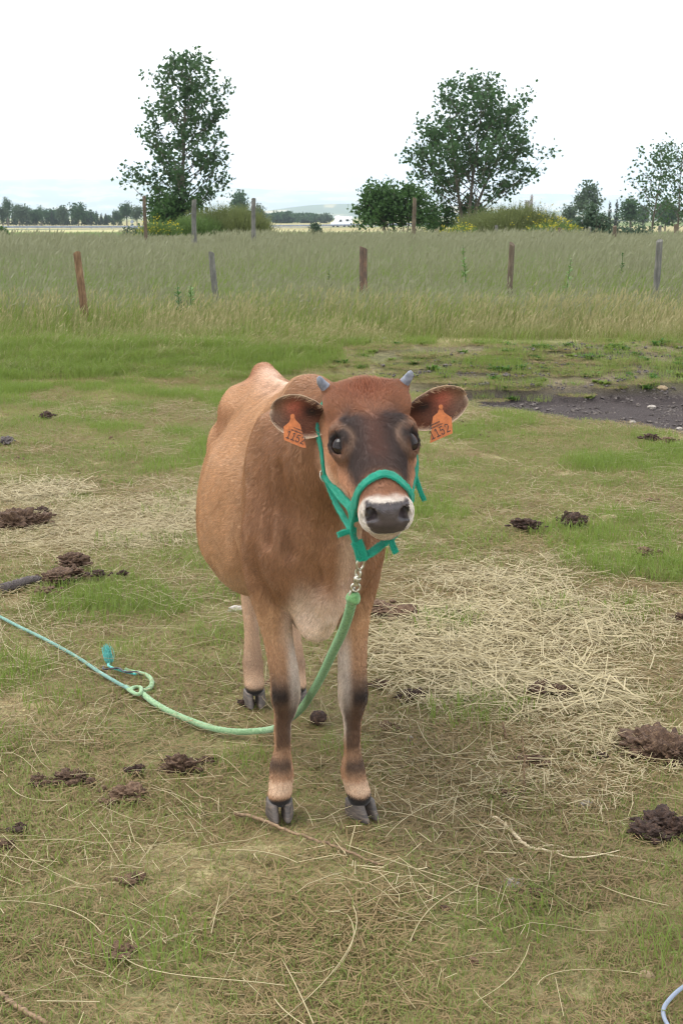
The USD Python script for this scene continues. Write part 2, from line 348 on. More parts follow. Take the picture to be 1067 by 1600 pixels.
def sd_loft(st, ex=2.0, egg=0.0, O=None, M=None):
    """st rows: s, centre a, half-width a, top b, bottom b; s, a, b are the local axes (columns of M) from O"""
    st = np.asarray(st, float); O = np.zeros(3) if O is None else np.asarray(O, float); R = np.eye(3) if M is None else M
    f = [PchipInterpolator(st[:, 0], st[:, k]) for k in range(1, 5)]; s0, s1 = st[0, 0], st[-1, 0]
    def fn(P):
        q = (P - O) @ R; s = np.clip(q[..., 0], s0, s1); ca, ha, tb, bb = (g(s) for g in f)
        cb, hb = (tb + bb) / 2, (tb - bb) / 2
        zb = (q[..., 2] - cb) / hb
        ha = ha * (1 - egg * np.clip(zb, -1, 1))
        xa = (q[..., 1] - ca) / ha
        k = (np.abs(xa) ** ex + np.abs(zb) ** ex) ** (1 / ex)
        rr = np.sqrt(xa ** 2 + zb ** 2) + 1e-6
        rad = np.sqrt((xa * ha) ** 2 + (zb * hb) ** 2) / rr          # radius in this direction
        d = (k - 1) * np.minimum(rad, 1.5 * np.minimum(ha, hb))
        over = np.abs(q[..., 0] - s)
        return np.where(over > 0, np.sqrt(np.maximum(d, 0) ** 2 + over ** 2), d)
    corners = np.array([O + R @ np.array([s, a, b]) for s in (s0, s1) for a in ((st[:, 1] - st[:, 2] * (1 + abs(egg))).min(), (st[:, 1] + st[:, 2] * (1 + abs(egg))).max()) for b in (st[:, 4].min(), st[:, 3].max())])
    return fn, corners.min(0), corners.max(0)

# ------------------------------------------------------------------ cow: body frame (u back, w to picture right, z up)
COW0 = np.array([-0.059, 3.03, 0.010])
_h = math.radians(10.6)
BU, BW = np.array([-math.sin(_h), math.cos(_h), 0]), np.array([math.cos(_h), math.sin(_h), 0])
BF = np.stack([BU, BW, [0, 0, 1.0]], 1)
def to_body(p): return (np.asarray(p, float) - COW0) @ BF
def to_world(b): return COW0 + np.asarray(b, float) @ BF.T
HM_W = np.array([[-0.9955, 0.0927, -0.0202], [-0.0789, -0.9272, -0.3662], [-0.0527, -0.3629, 0.9303]])   # columns: head x (picture left), y (to the nose), z (out of the forehead)
HO_W = np.array([0.0505, 2.7706, 1.1412])
HM = BF.T @ HM_W; HO = to_body(HO_W)
def head(p): return HO + np.asarray(p, float) @ HM.T          # head frame -> body frame
def to_head(b): return (np.asarray(b, float) - HO) @ HM

G = Field((-0.66, -0.36, 0.025), (1.22, 0.36, 1.27), 0.0055)
# trunk
G.add(*sd_loft([(-.135, 0, .035, .83, .70), (-.11, 0, .075, .90, .62), (-.06, 0, .115, .98, .545), (.02, 0, .138, 1.055, .52), (.12, 0, .155, 1.085, .505), (.22, 0, .180, 1.072, .49),
                (.34, 0, .208, 1.045, .468), (.48, 0, .222, 1.02, .455), (.62, 0, .216, 1.008, .47), (.74, 0, .190, 1.002, .52), (.86, 0, .158, 1.008, .60),
                (.96, 0, .142, 1.010, .66), (1.04, 0, .11, 1.00, .70), (1.10, 0, .06, .96, .76), (1.12, 0, .02, .95, .82)], ex=2.1, egg=.27), k=.03)
for s in (-1, 1):
    G.add(*sd_ell((.07, s * .112, .83), (.105, .045, .19)), k=.05)
    G.add(*sd_cone((.02, s * .150, .96), (.05, s * .140, .72), .012, .016), k=.04)            # spine of the shoulder blade                   # shoulder blade
    G.add(*sd_ell((-.045, s * .092, .715), (.06, .045, .085)), k=.05)                    # point of the shoulder
    for q_ in range(6): G.add(*sd_cone((.31 + q_ * .07, s * .190, .84), (.36 + q_ * .07, s * .228, .60), .003, .007), k=.035)   # ribs
    G.add(*sd_ell((.46, s * .14, .69), (.27, .095, .20)), k=.08)                      # rib barrel
    G.add(*sd_ell((.86, s * .112, .918), (.06, .030, .032)), k=.05)                  # hook bone
    G.add(*sd_ell((.93, s * .092, .78), (.13, .064, .19)), k=.07)                     # thigh
    G.add(*sd_ell((1.06, s * .065, .935), (.035, .025, .03)), k=.035)                # pin bone
    G.add(*sd_ell((.76, s * .205, .87), (.08, .024, .075)), k=.06, cut=True)         # hollow of the flank
    G.add(*sd_ell((.97, s * .165, .90), (.05, .022, .045)), k=.05, cut=True)          # hollow behind the hook
    G.add(*sd_ell((.0, s * .175, .955), (.045, .05, .11)), k=.06, cut=True)          # groove between neck and shoulder
    G.add(*sd_ell((.215, s * .222, .82), (.03, .016, .15)), k=.045, cut=True)         # groove behind the shoulder
G.add(*sd_cone((.05, 0, 1.06), (.2, 0, 1.062), .032, .03), k=.04)                    # withers
G.add(*sd_cone((.2, 0, 1.052), (.80, 0, 1.000), .014, .016), k=.03)                  # spine
G.add(*sd_cone((.86, 0, 1.002), (1.00, 0, 1.012), .024, .026), k=.045)                # sacrum and tail head
# neck
for s0, s1 in (((.10, 0, .90, .135), (-.03, .014, .915, .125)), ((-.03, .014, .915, .125), (-.15, .030, .955, .108)), ((-.15, .030, .955, .108), (-.26, .05, 1.01, .09))):
    G.add(*sd_cone(s0[:3], s1[:3], s0[3], s1[3]), k=.05)
G.add(*sd_cone((.07, 0, 1.05), (-.26, .052, 1.075), .045, .05), k=.06)               # crest
G.add(*sd_cone((-.10, .012, .78), (-.245, .05, .955), .055, .055), k=.06)            # throat
for s in (-1, 1):
    for a_, b_, r_ in (((-.03, s * .145, .98), (-.07, s * .125, .74), .007), ((-.10, s * .105, .92), (-.11, s * .085, .72), .006)): G.add(*sd_cone(a_, b_, r_, r_ * .7), k=.035, cut=True)   # skin folds
# dewlap and brisket
for s0, s1 in (((-.255, .055, .90, .022), (-.16, .032, .74, .020)), ((-.16, .032, .74, .020), (-.115, .012, .60, .024)), ((-.115, .012, .60, .026), (-.06, -.012, .522, .026)), ((-.06, -.012, .522, .026), (.06, -.02, .50, .03))):
    G.add(*sd_cone(s0[:3], s1[:3], s0[3], s1[3]), k=.055)
for s0, s1 in (((-.20, .052, .84, .008), (-.165, .035, .70, .008)), ((-.165, .035, .70, .008), (-.135, .01, .56, .009)), ((-.135, .01, .56, .009), (-.075, -.022, .505, .010))): G.add(*sd_cone(s0[:3], s1[:3], s0[3], s1[3]), k=.018)   # dewlap fold
# legs
def leg(ch, k=.012, m=16):
    ch = np.asarray(ch, float); t = np.r_[0, np.cumsum(np.linalg.norm(np.diff(ch[:, :3], axis=0), axis=1))]
    q = PchipInterpolator(t, ch)(np.linspace(0, t[-1], m))
    for a, b in zip(q[:-1], q[1:]): G.add(*sd_cone(a[:3], b[:3], a[3], b[3]), k=k)
def fore(uh, ww):
    w0, w1, w2, w3, w4, w5 = ww
    leg([(uh + .02, w0 * .92, .74, .074), (uh + .045, w0, .62, .056), (uh + .032, w1, .53, .0385), (uh + .016, w1 + (w2 - w1) * .6, .43, .0315), (uh + .004, w2, .355, .0320), (uh - .002, w2, .318, .0335),
         (uh + .002, w2, .276, .0240), (uh + .006, w3, .235, .0162), (uh + .006, w3, .17, .0155), (uh + .002, w4, .130, .0245), (uh - .002, w4, .108, .0270), (uh - .014, w4 + (w5 - w4) * .5, .080, .0255),
         (uh - .024, w5, .056, .0305)], m=34)
    G.add(*sd_ell((uh - .022, w2, .335), (.015, .024, .032)), k=.022)                 # knee cap
    for e in (-1, 1): G.add(*sd_ell((uh + .030, w4 + e * .017, .104), (.011, .009, .015)), k=.012)   # dew claws
    for e in (-1, 1): G.add(*sd_ell((uh + .014, w3 + e * .003, .215), (.010, .008, .07)), k=.02)
FA, FB = (.019, (-.112, -.104, -.080, -.087, -.092, -.100)), (-.019, (.100, .092, .085, .086, .086, .098))
fore(*FA); fore(*FB)
def hind(uh, wh, s):
    leg([(.92, s * .092, .80, .095), (.83, s * .102, .66, .074), (.85, s * .10, .55, .050), (.895, s * .085, .46, .035), (.898, wh * 1.05, .42, .030),
         (.872, wh * 1.05, .35, .0225), (.825, wh, .22, .0195), (uh + .028, wh, .15, .0245), (uh + .020, wh, .12, .0285), (uh + .004, wh, .088, .0265), (uh - .012, wh, .058, .0305)], m=34)
    G.add(*sd_cone((.925, s * .085, .50), (.925, wh * 1.02, .43), .012, .018), k=.03)
    for e in (-1, 1): G.add(*sd_ell((uh + .044, wh + e * .017, .115), (.011, .009, .015)), k=.012)
HA, HB = (.785, -.072), (.765, .058)
hind(*HA, -1); hind(*HB, 1)
# navel / udder fold and tail
G.add(*sd_ell((.70, 0, .54), (.10, .06, .04)), k=.05)
leg([(1.02, 0, 1.010, .028), (1.08, 0, .985, .024), (1.115, 0, .92, .02), (1.12, 0, .75, .017), (1.115, .01, .55, .014), (1.12, .012, .45, .022), (1.12, .012, .34, .026), (1.12, .012, .24, .008)], .02)
# head
HR = HM[:, [1, 0, 2]]
def hadd(fn_lo_hi, k=.02, cut=False): G.add(*fn_lo_hi, k=k, cut=cut)
G.add(*sd_loft([(-.03, 0, .045, -.03, -.10), (-.005, 0, .070, -.002, -.13), (.03, 0, .082, .006, -.165), (.08, 0, .0865, .012, -.185), (.13, 0, .0850, .011, -.195), (.18, 0, .0790, .004, -.192),
                (.22, 0, .0690, -.004, -.180), (.26, 0, .0575, -.009, -.165), (.30, 0, .0495, -.013, -.146), (.335, 0, .0450, -.017, -.130), (.37, 0, .0435, -.025, -.120), (.395, 0, .042, -.036, -.112), (.41, 0, .032, -.05, -.10)],
               ex=2.4, egg=-.06, O=HO, M=HR), k=.02)
G.add(*sd_ell(head((0, .0, -.03)), (.062, .04, .04), HM), k=.035)                       # poll
for s in (-1, 1):
    G.add(*sd_ell(head((s * .056, .045, -.012)), (.036, .05, .028), HM), k=.03)           # forehead corners
    G.add(*sd_cone(head((s * .062, .012, -.014)), head((s * .082, .006, -.002)), .020, .013), k=.018)   # horn base
    G.add(*sd_ell(head((s * .066, .156, -.021)), (.025, .036, .024), HM), k=.020)         # brow
    G.add(*sd_ell(head((s * .0635, .190, -.036)), (.029, .040, .034), HM), k=.012)        # lids
    G.add(*sd_cone(head((s * .060, .225, -.085)), head((s * .044, .30, -.085)), .012, .010), k=.03)     # cheek crest
    G.add(*sd_ell(head((s * .060, .105, -.138)), (.030, .065, .06), HM), k=.04)            # jaw muscle
    G.add(*sd_ell(head((s * .0260, .372, -.086)), (.0255, .034, .031), HM), k=.022)         # upper lip
    G.add(*sd_ell(head((s * .0335, .394, -.060)), (.0170, .020, .024), HM), k=.016)        # nostril wing
G.add(*sd_ell(head((0, .402, -.066)), (.038, .024, .034), HM), k=.02)                    # nose pad
G.add(*sd_ell(head((0, .360, -.124)), (.033, .034, .020), HM), k=.014)                   # chin
for s in (-1, 1):
    G.add(*sd_cone(head((s * .022, .440, -.062)), head((s * .033, .400, -.052)), .0075, .0110), k=.004, cut=True)   # nostril
    G.add(*sd_cone(head((s * .031, .432, -.050)), head((s * .043, .400, -.068)), .0055, .0075), k=.004, cut=True)
    G.add(*sd_cone(head((s * .018, .412, -.108)), head((s * .050, .368, -.112)), .0040, .0035), k=.006, cut=True)   # mouth
    G.add(*sd_cone(head((s * .050, .368, -.112)), head((s * .056, .325, -.108)), .0035, .003), k=.006, cut=True)
G.add(*sd_cone(head((-.018, .412, -.108)), head((.018, .412, -.108)), .004, .004), k=.006, cut=True)
EYE_R = .0272
EYE_OUT = np.array([.64, .38, .66])
EYES = [head((s * .0640, .190, -.0375)) for s in (-1, 1)]
for s, e in zip((-1, 1), EYES):
    o = HM @ nrm(EYE_OUT * [s, 1, 1])
    ay = HM @ nrm(np.array([0, 1.0, -.35])); ay = nrm(ay - o * (ay @ o)); az = np.cross(o, ay)
    E3 = np.stack([o, ay, az], 1)
    G.add(*sd_ell(e + o * .024, (.0255, .0300, .0160), E3), k=.004, cut=True)             # almond opening
    arc = [e + .0300 * nrm(o * .62 + ay * math.cos(t) * .95 + az * math.sin(t) * .50) for t in np.linspace(.1, math.pi - .1, 9)]; arc2 = [e + .0292 * nrm(o * .62 + ay * math.cos(t) * .95 - az * math.sin(t) * .52) for t in np.linspace(.2, math.pi - .2, 8)]
    for ar, rr_ in ((arc, .0040), (arc2, .0026)):
        for p_, q_ in zip(ar[:-1], ar[1:]): G.add(*sd_cone(p_, q_, rr_, rr_), k=.004)   # eyelids

cow_mesh = G.surface()
import scipy.sparse as sparse
_b = np.array(cow_mesh.vertices); _e = cow_mesh.edges_unique; _n = len(_b)
_A = sparse.coo_matrix((np.ones(len(_e) * 2), (np.r_[_e[:, 0], _e[:, 1]], np.r_[_e[:, 1], _e[:, 0]])), (_n, _n)).tocsr(); _A = sparse.diags(1 / np.maximum(np.asarray(_A.sum(1)).ravel(), 1)) @ _A
def relax(v, k):
    for _ in range(k): v = v + .5 * (_A @ v - v); v = v - .51 * (_A @ v - v)
    return v
_k = (sstep(-.22, -.28, _b[:, 0]) * sstep(.78, .84, _b[:, 2]))[:, None]
cow_mesh.vertices = relax(_b, 26) * (1 - _k) + relax(_b, 3) * _k

# ------------------------------------------------------------------ cow: colours of the coat (the animal's own pattern)
cv = cow_mesh.vertices; cn = meshkit.arrays(cow_mesh, True)[2]
hv = to_head(cv)
def blob(q, c, r): return np.exp(-(((q - np.asarray(c)) / np.asarray(r)) ** 2).sum(-1))
def coat(b, n, h):
    """the coat's colour at body-frame points b with normals n and head-frame points h"""
    nz = meshkit.fbm(b * 9, 3, 4)[:, None] - .5
    u, w, z = b.T
    flank, shoulder, pale = lin(186, 143, 105), lin(148, 106, 76), lin(212, 184, 156)
    white, dark, black = lin(232, 222, 212), lin(66, 45, 34), lin(38, 28, 24)
    is_head = sstep(-.26, -.30, u) * sstep(.80, .84, z)
    neckness = sstep(.30, -.02, u) * sstep(.50, .62, z)
    C = flank + (shoulder - flank) * (neckness * .95)[:, None]
    C = C + (pale - C) * (sstep(.60, .47, z) * sstep(.0, .2, u) * .55)[:, None]                        # belly
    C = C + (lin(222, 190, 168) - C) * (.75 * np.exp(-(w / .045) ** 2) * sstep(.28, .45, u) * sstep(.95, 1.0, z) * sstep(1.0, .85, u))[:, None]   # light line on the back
    C = C + (lin(150, 82, 54) - C) * (.55 * blob(b, (1.0, 0, 1.01), (.10, .10, .05)))[:, None]
    C = C + (lin(150, 88, 55) - C) * (.35 * blob(b, (.86, -.15, .89), (.09, .08, .05)))[:, None]
    front = sstep(.45, .9, -n[:, 0])
    C = C + (lin(122, 84, 60) - C) * (.5 * blob(b, (-.05, -.10, .84), (.12, .045, .17)))[:, None]       # darker neck side
    C = C + (lin(228, 202, 180) - C) * (sstep(.66, .54, z + .3 * w) * sstep(.085, .045, np.abs(w + .01) - .1 * (.6 - z)) * sstep(.14, .02, u) * sstep(.40, .48, z) * .92)[:, None]   # chest
    C = C + (lin(225, 195, 172) - C) * (.55 * sstep(.05, .015, np.abs(w - .055)) * sstep(-.04, -.12, u) * sstep(1.0, .9, z))[:, None]     # throat
    # legs
    L = sstep(.52, .42, z)
    wl = np.where(u < .4, np.where(w < 0, -.088, .088), np.where(w < 0, -.072, .058))
    inner = sstep(.002, .024, (wl - w) * np.sign(wl))
    tan_leg = lin(170, 128, 96)
    C = C + (tan_leg - C) * (L * .8)[:, None]
    C = C + (lin(216, 200, 186) - C) * (L * inner * sstep(.17, .24, z) * .78)[:, None]
    fr = sstep(.1, .6, -n[:, 0] + .25 * n[:, 1] * np.sign(wl))
    fore_ = (u < .4)
    C = C + (black - C) * (fore_ * fr * np.exp(-((z - .325) / .058) ** 2) * (1 - .5 * inner))[:, None]
    C = C + (dark - C) * (fore_ * sstep(.2, .7, -n[:, 0]) * sstep(.33, .27, z) * sstep(.15, .19, z) * .88)[:, None]
    C = C + (black - C) * (fore_ * np.exp(-((z - .135) / .026) ** 2) * sstep(-.1, .5, -n[:, 0] + .5 * n[:, 1] * np.sign(wl)) * .85)[:, None]
    C = C + (lin(212, 182, 154) - C) * (sstep(.105, .085, z) * sstep(.055, .075, z) * .7)[:, None]
    C = C + (lin(205, 170, 140) - C) * (~fore_ * sstep(.42, .30, z) * .75)[:, None]
    C = C + (dark - C) * (~fore_ * np.exp(-((z - .13) / .03) ** 2) * .3)[:, None]
    C = C + (lin(30, 26, 25) - C) * (sstep(.066, .050, z + .05 * nz[:, 0]))[:, None]
    C = C * (1 + .22 * nz)
    # head
    x, y, d = h.T; ax = np.abs(x)
    H = np.repeat(lin(138, 92, 64)[None], len(h), 0)
    H = H + (lin(188, 138, 104) - H) * sstep(-.03, -.09, d)[:, None]                                     # paler cheek
    H = H + (lin(216, 176, 146) - H) * (sstep(-.09, -.14, d) * sstep(.05, .12, y))[:, None]
    H = H + (lin(132, 72, 46) - H) * (.8 * blob(h, (0, .03, 0), (.08, .07, .06)))[:, None]
    fine = (meshkit.fbm(h * 60, 2, 8) - .5) * .02
    ay_ = y + fine * .8
    mask = sstep(.104, .146, ay_ + .35 * np.maximum(ax - .045, 0) - .6 * np.maximum(.032 - ax, 0)) * sstep(.350, .290, ay_ - .10 * np.minimum(ax, .04) + .75 * np.maximum(ax - .042, 0)) * sstep(.078, .056, ax + fine) * sstep(-.085, -.035, d)
    mask = mask * (1 - .35 * np.exp(-((ax) / .024) ** 2) * sstep(.20, .12, y))
    mask = np.maximum(mask, np.exp(-(((ax - .050) / .020) ** 2 + ((y - .148) / .044) ** 2)) * .95)
    mask = np.maximum(mask, np.exp(-(((ax - .048) / .022) ** 2 + ((y - .235) / .035) ** 2)) * sstep(-.075, -.03, d) * .9)
    H = H + (lin(50, 39, 36) - H) * np.clip(mask * 1.1, 0, .96)[:, None]
    H = H + (lin(98, 60, 45) - H) * (.62 * np.exp(-(ax / .024) ** 2) * sstep(.10, .16, y) * sstep(.32, .24, y))[:, None]
    q = np.stack([ax, y, d], -1)
    dist = np.linalg.norm((q - np.array([.076, .192, -.022])) / np.array([1, 1.15, 1]), axis=-1)
    ring = np.exp(-((dist - .0345) / .0062) ** 2) * (1 + .35 * sstep(0, .03, .076 - ax))
    H = H + (lin(128, 100, 82) - H) * (ring * .62)[:, None]
    H = H + (lin(30, 24, 23) - H) * (np.exp(-(dist / .0268) ** 8))[:, None]
    H = H + (lin(112, 76, 56) - H) * (np.exp(-((y - .335) / .030) ** 2) * sstep(-.07, -.03, d) * .7)[:, None]
    rim = sstep(.379, .407, y + fine * .9 + .42 * ax + .22 * (-d - .04) + fine * .4)
    H = H + (lin(206, 194, 182) - H) * rim[:, None]
    H = H + (lin(200, 160, 130) - H) * (sstep(-.112, -.122, d) * sstep(.33, .36, y) * .35)[:, None]
    pad = nose_mask(h)
    H = H + (lin(74, 58, 56) - H) * (np.clip(sstep(.25, .5, pad), 0, 1))[:, None]
    H = H * (1 + .20 * nz)
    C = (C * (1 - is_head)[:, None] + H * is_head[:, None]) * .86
    return np.clip(C, .004, .95)
def nose_mask(h):
    x, y, d = h.T; ax = np.abs(x)
    top = -.034 - .06 * ax
    wide = .0400 - .45 * np.maximum(-.072 - d, 0)
    return sstep(.006, -.004, d - top) * sstep(-.102, -.095, d) * sstep(.006, -.003, ax - wide) * sstep(.380, .392, y)
head_tree = cv
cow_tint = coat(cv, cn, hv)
pad = nose_mask(hv) * sstep(-.28, -.32, cv[:, 0])
face_pad = pad[cow_mesh.faces].mean(1) > .5
W_COW = to_world(cv)
body_faces, pad_faces = cow_mesh.faces[~face_pad], cow_mesh.faces[face_pad]
def submesh(V, F, *arrays):
    ids, inv = np.unique(F, return_inverse=True); return trimesh.Trimesh(V[ids], inv.reshape(-1, 3), process=False), [a[ids] for a in arrays]

M_coat = mat('coat', {
    'a': pv('tint'), 'tc': ('geometry', {}), 'map': ('mapping', {'scale': (1, 1, .35)}), 'n': ('noise_texture', {'scale': 420.0, 'detail': 2.0}),
    'r': ('rgb_ramp', {'ramp': [(0.3, (.72,) * 3), (0.7, (1.18,) * 3)]}), 'm': ('mix_color', {'blend_type': 'multiply', 'fac': 1.0, 'use_clamp': False}),
    'b': ('bump', {'strength': .35, 'distance': .002}), 'p': ('principled_bsdf', {'roughness': .62, 'specular_ior_level': .25, 'sheen_weight': .12, 'sheen_roughness': .4})},
    [('tc.position', 'map.vector'), ('map.vector', 'n.vector'), ('n.fac', 'r.fac'), ('a.color', 'm.a'), ('r.color', 'm.b'), ('m.result', 'p.base_color'), ('n.fac', 'b.height'), ('b.normal', 'p.normal')])
M_hair = mat('coat_hair', {'a': pv('tint'), 'p': ('principled_bsdf', {'roughness': .5, 'specular_ior_level': .28})}, [('a.color', 'p.base_color')])
M_nose = mat('wet_nose', {'tc': ('geometry', {}), 'v': ('voronoi_texture', {'scale': 330.0}), 'n': ('noise_texture', {'scale': 60.0}),
    'r': ('rgb_ramp', {'ramp': [(.3, lin(40, 34, 35)), (.7, lin(66, 56, 58))]}),
    'b': ('bump', {'strength': .4, 'distance': .0015}), 'p': ('principled_bsdf', {'roughness': .36, 'specular_ior_level': .55})},
    [('tc.position', 'v.vector'), ('tc.position', 'n.vector'), ('n.fac', 'r.fac'), ('r.color', 'p.base_color'), ('v.distance', 'b.height'), ('b.normal', 'p.normal')])
M_horn = mat('horn', {'tc': ('geometry', {}), 'n': ('noise_texture', {'scale': 90.0, 'detail': 3.0}), 'r': ('rgb_ramp', {'ramp': [(.3, lin(84, 88, 98)), (.7, lin(128, 130, 140))]}),
    'b': ('bump', {'strength': .4, 'distance': .001}), 'p': ('principled_bsdf', {'roughness': .5})}, [('tc.position', 'n.vector'), ('n.fac', 'r.fac'), ('r.color', 'p.base_color'), ('n.fac', 'b.height'), ('b.normal', 'p.normal')])
M_hoof = mat('hoof', {'tc': ('geometry', {}), 'map': ('mapping', {'scale': (1, 1, 5)}), 'n': ('noise_texture', {'scale': 40.0, 'detail': 4.0}), 'r': ('rgb_ramp', {'ramp': [(.25, lin(50, 45, 42)), (.55, lin(86, 76, 69)), (.8, lin(122, 105, 90))]}),
    'b': ('bump', {'strength': .5, 'distance': .002}), 'p': ('principled_bsdf', {'roughness': .6})}, [('tc.position', 'map.vector'), ('map.vector', 'n.vector'), ('n.fac', 'r.fac'), ('r.color', 'p.base_color'), ('n.fac', 'b.height'), ('b.normal', 'p.normal')])
M_eye = mat('eye', {'p': ('principled_bsdf', {'base_color': lin(24, 15, 12), 'roughness': .10, 'specular_ior_level': .28})}, [])
M_tint = mat('tinted_skin', {'a': pv('tint'), 'tc': ('geometry', {}), 'n': ('noise_texture', {'scale': 260.0, 'detail': 2.0}), 'r': ('rgb_ramp', {'ramp': [(0.3, (.75,) * 3), (0.7, (1.2,) * 3)]}),
    'm': ('mix_color', {'blend_type': 'multiply', 'fac': 1.0, 'use_clamp': False}), 'p': ('principled_bsdf', {'roughness': .65, 'specular_ior_level': .25, 'sheen_weight': .1})},
    [('tc.position', 'n.vector'), ('n.fac', 'r.fac'), ('a.color', 'm.a'), ('r.color', 'm.b'), ('m.result', 'p.base_color')])

cow = thing('cow', 'young tan brown dairy cow with dark face and short grey horns wearing a green halter', 'cow')
bm, (bt,) = submesh(W_COW, body_faces, cow_tint)
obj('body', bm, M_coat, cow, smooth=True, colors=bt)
pm, _ = submesh(W_COW, pad_faces)
obj('nose_pad', pm, M_nose, cow, smooth=True)
# horns
for s in (1, -1):
    base, tip = np.array([s * .078, .007, -.004]), np.array([s * .099, .010, .036])
    path = spline([base - .010 * nrm(tip - base), base, (base + tip) / 2 + np.array([s * .003, 0, -.001]), tip], 14)
    rr = np.interp(np.linspace(0, 1, 14), [0, .3, .75, .93, 1], [.0130, .0125, .0095, .0062, .002])
    obj('horn', sweep(to_world(head(path)), rr, 14), M_horn, cow, smooth=True)
# eyes, lids' lashes
for s, e in zip((-1, 1), EYES):
    eye = trimesh.creation.icosphere(3, EYE_R); eye.apply_translation(to_world(e))
    ep = obj('eye', eye, M_eye, cow, smooth=True)
    o = HM_W @ nrm(EYE_OUT * [s, 1, 1]); ay = HM_W @ nrm(np.array([0, 1.0, -.35])); ay = nrm(ay - o * (ay @ o)); az = nrm(HM_W @ np.array([0, -.3, 1.0])); az = nrm(az - o * (az @ o))
    az = nrm(az - ay * (az @ ay)); lash = []
    for q in np.linspace(-.9, 1.0, 16):
        p0 = to_world(e) + o * .0225 + ay * q * .025 + az * (.0140 * (1 - .55 * q * q))
        tip = p0 + o * .016 + az * .003 + ay * q * .006
        lash.append(sweep(np.stack([p0 - o * .003, (p0 + tip) / 2 - az * .0025, tip]), [.0006, .0005, .0002], 4))
    obj('eyelashes', cat_meshes(lash), mat('lash' if s < 0 else 'lash_other', {'p': ('principled_bsdf', {'base_color': lin(24, 20, 20), 'roughness': .6})}, []), ep)
# ears: cupped paddles
def ear(s, axis, face, up, tilt, length, half):
    """axis: where the ear points, face: where its hollow looks (world directions)"""
    a = nrm(axis); nf = nrm(face - a * (np.dot(face, a))); b = np.cross(nf, a); b = b if b[2] > 0 else -b
    root = to_world(head((s * .080, .043 if s > 0 else .050, -.056 if s > 0 else -.058)))
    nt, ns = 30, 21; V, C = [], []
    for layer in (0, 1):
        for i in range(nt):
            t = i / (nt - 1)
            wid = half * (np.interp(t, [0, .1, .25, .42, .52], [.42, .62, .86, .98, 1.0]) if t < .52 else max(.10, math.sqrt(max(0, 1 - ((t - .52) / .482) ** 2))))
            for j in range(ns):
                q = -1 + 2 * j / (ns - 1)
                cup = .030 * (1 - .35 * t) * (1 - abs(q) ** 2.2) + .012 * sstep(.35, 0, t) * (1 - q * q)
                roll = .010 * sstep(.5, 1, abs(q)) * sstep(.7, .1, t)
                th = (.0028 + .004 * (1 - t) * (1 - q * q)) * layer
                skew = tilt * (t ** 1.3)
                p = root + a * (t * length) + b * (q * wid + skew) - nf * (cup + th - roll) 
                V.append(p)
                if layer == 0:
                    rimk = max(sstep(.86, .98, abs(q)), sstep(.95, 1.0, t))
                    c = lin(92, 54, 38) + (lin(160, 88, 70) - lin(92, 54, 38)) * np.exp(-((q - .25) / .45) ** 2 - ((t - .64) / .20) ** 2)
                    c = c + (lin(128, 106, 88) - c) * sstep(.58, .95, t) * .5
                    c = c + (lin(30, 20, 17) - c) * np.exp(-((q - .15) / .36) ** 2 - ((t - .34) / .18) ** 2)
                    c = c + (lin(112, 66, 42) - c) * sstep(.12, -.8, q) * sstep(.6, .1, t) * .7
                    c = c + (lin(224, 198, 172) - c) * rimk * .9
                else:
                    c = lin(140, 84, 50)
                C.append(c)
    V = np.array(V); m = nt * ns; F = []
    for i in range(nt - 1):
        for j in range(ns - 1):
            k = i * ns + j; F += [(k, k + 1, k + ns + 1), (k, k + ns + 1, k + ns)]; k += m; F += [(k, k + ns + 1, k + 1), (k, k + ns, k + ns + 1)]
    for i in range(nt - 1):
        for j in (0, ns - 1):
            k = i * ns + j; F += [(k, k + ns, k + m), (k + ns, k + ns + m, k + m)]
    for j in range(ns - 1):
        for i in (0, nt - 1):
            k = i * ns + j; F += [(k, k + m, k + 1), (k + 1, k + m, k + 1 + m)]
    tm = trimesh.Trimesh(V, np.array(F), process=False)
    return tm, np.array(C), root, a, b, nf
EARS = {}
for s, axis, face, tilt, ln, hw in ((1, (-1.0, .10, .10), (-.12, -.93, -.12), .004, .134, .049), (-1, (1.0, .10, .23), (.12, -.93, -.05), .012, .146, .045)):
    tm, C, root, a, b, nf = ear(s, np.array(axis), np.array(face), None, tilt, ln, hw)
    EARS[s] = (root, a, b, nf, ln, hw, tm, C)
    obj('ear', tm, M_tint, cow, smooth=True, colors=C)
eh, ehc, rge = [], [], np.random.RandomState(31)
for s, (root, a, b, nf, ln, hw, tm, C) in EARS.items():
    Vv = np.array(tm.vertices)[:30 * 21].reshape(30, 21, 3)
    for _ in range(260):
        i = rge.randint(2, 29); j = rge.choice([0, 1, 2, 3, 17, 18, 19, 20]) if rge.rand() < .75 else rge.randint(0, 21)
        p0 = Vv[i, j] + rge.randn(3) * .0015; q_ = -1 + j / 10; d = nrm(a * rge.uniform(.2, .9) - b * q_ * rge.uniform(.1, .8) + nf * rge.uniform(.3, .9) + rge.randn(3) * .2); L = rge.uniform(.005, .013) * (1.1 - .5 * i / 29)
        eh.append([p0, p0 + d * L * .55, p0 + d * L + a * L * .2]); ehc.append(lin(196, 164, 132) if abs(q_) > .75 else lin(120, 80, 58))
eh = np.array(eh); ehp = UsdGeom.BasisCurves.Define(stage, str(cow.GetPath()) + '/ear_hair'); ehp.CreateTypeAttr('linear'); ehp.CreateCurveVertexCountsAttr(Vt.IntArray.FromNumpy(np.full(len(eh), 3, np.int32)))
ehp.CreatePointsAttr(Vt.Vec3fArray.FromNumpy(eh.reshape(-1, 3).astype(np.float32))); ehp.CreateWidthsAttr(Vt.FloatArray.FromNumpy(np.tile([.0006, .0005, .0002], len(eh)).astype(np.float32))); ehp.SetWidthsInterpolation('vertex')
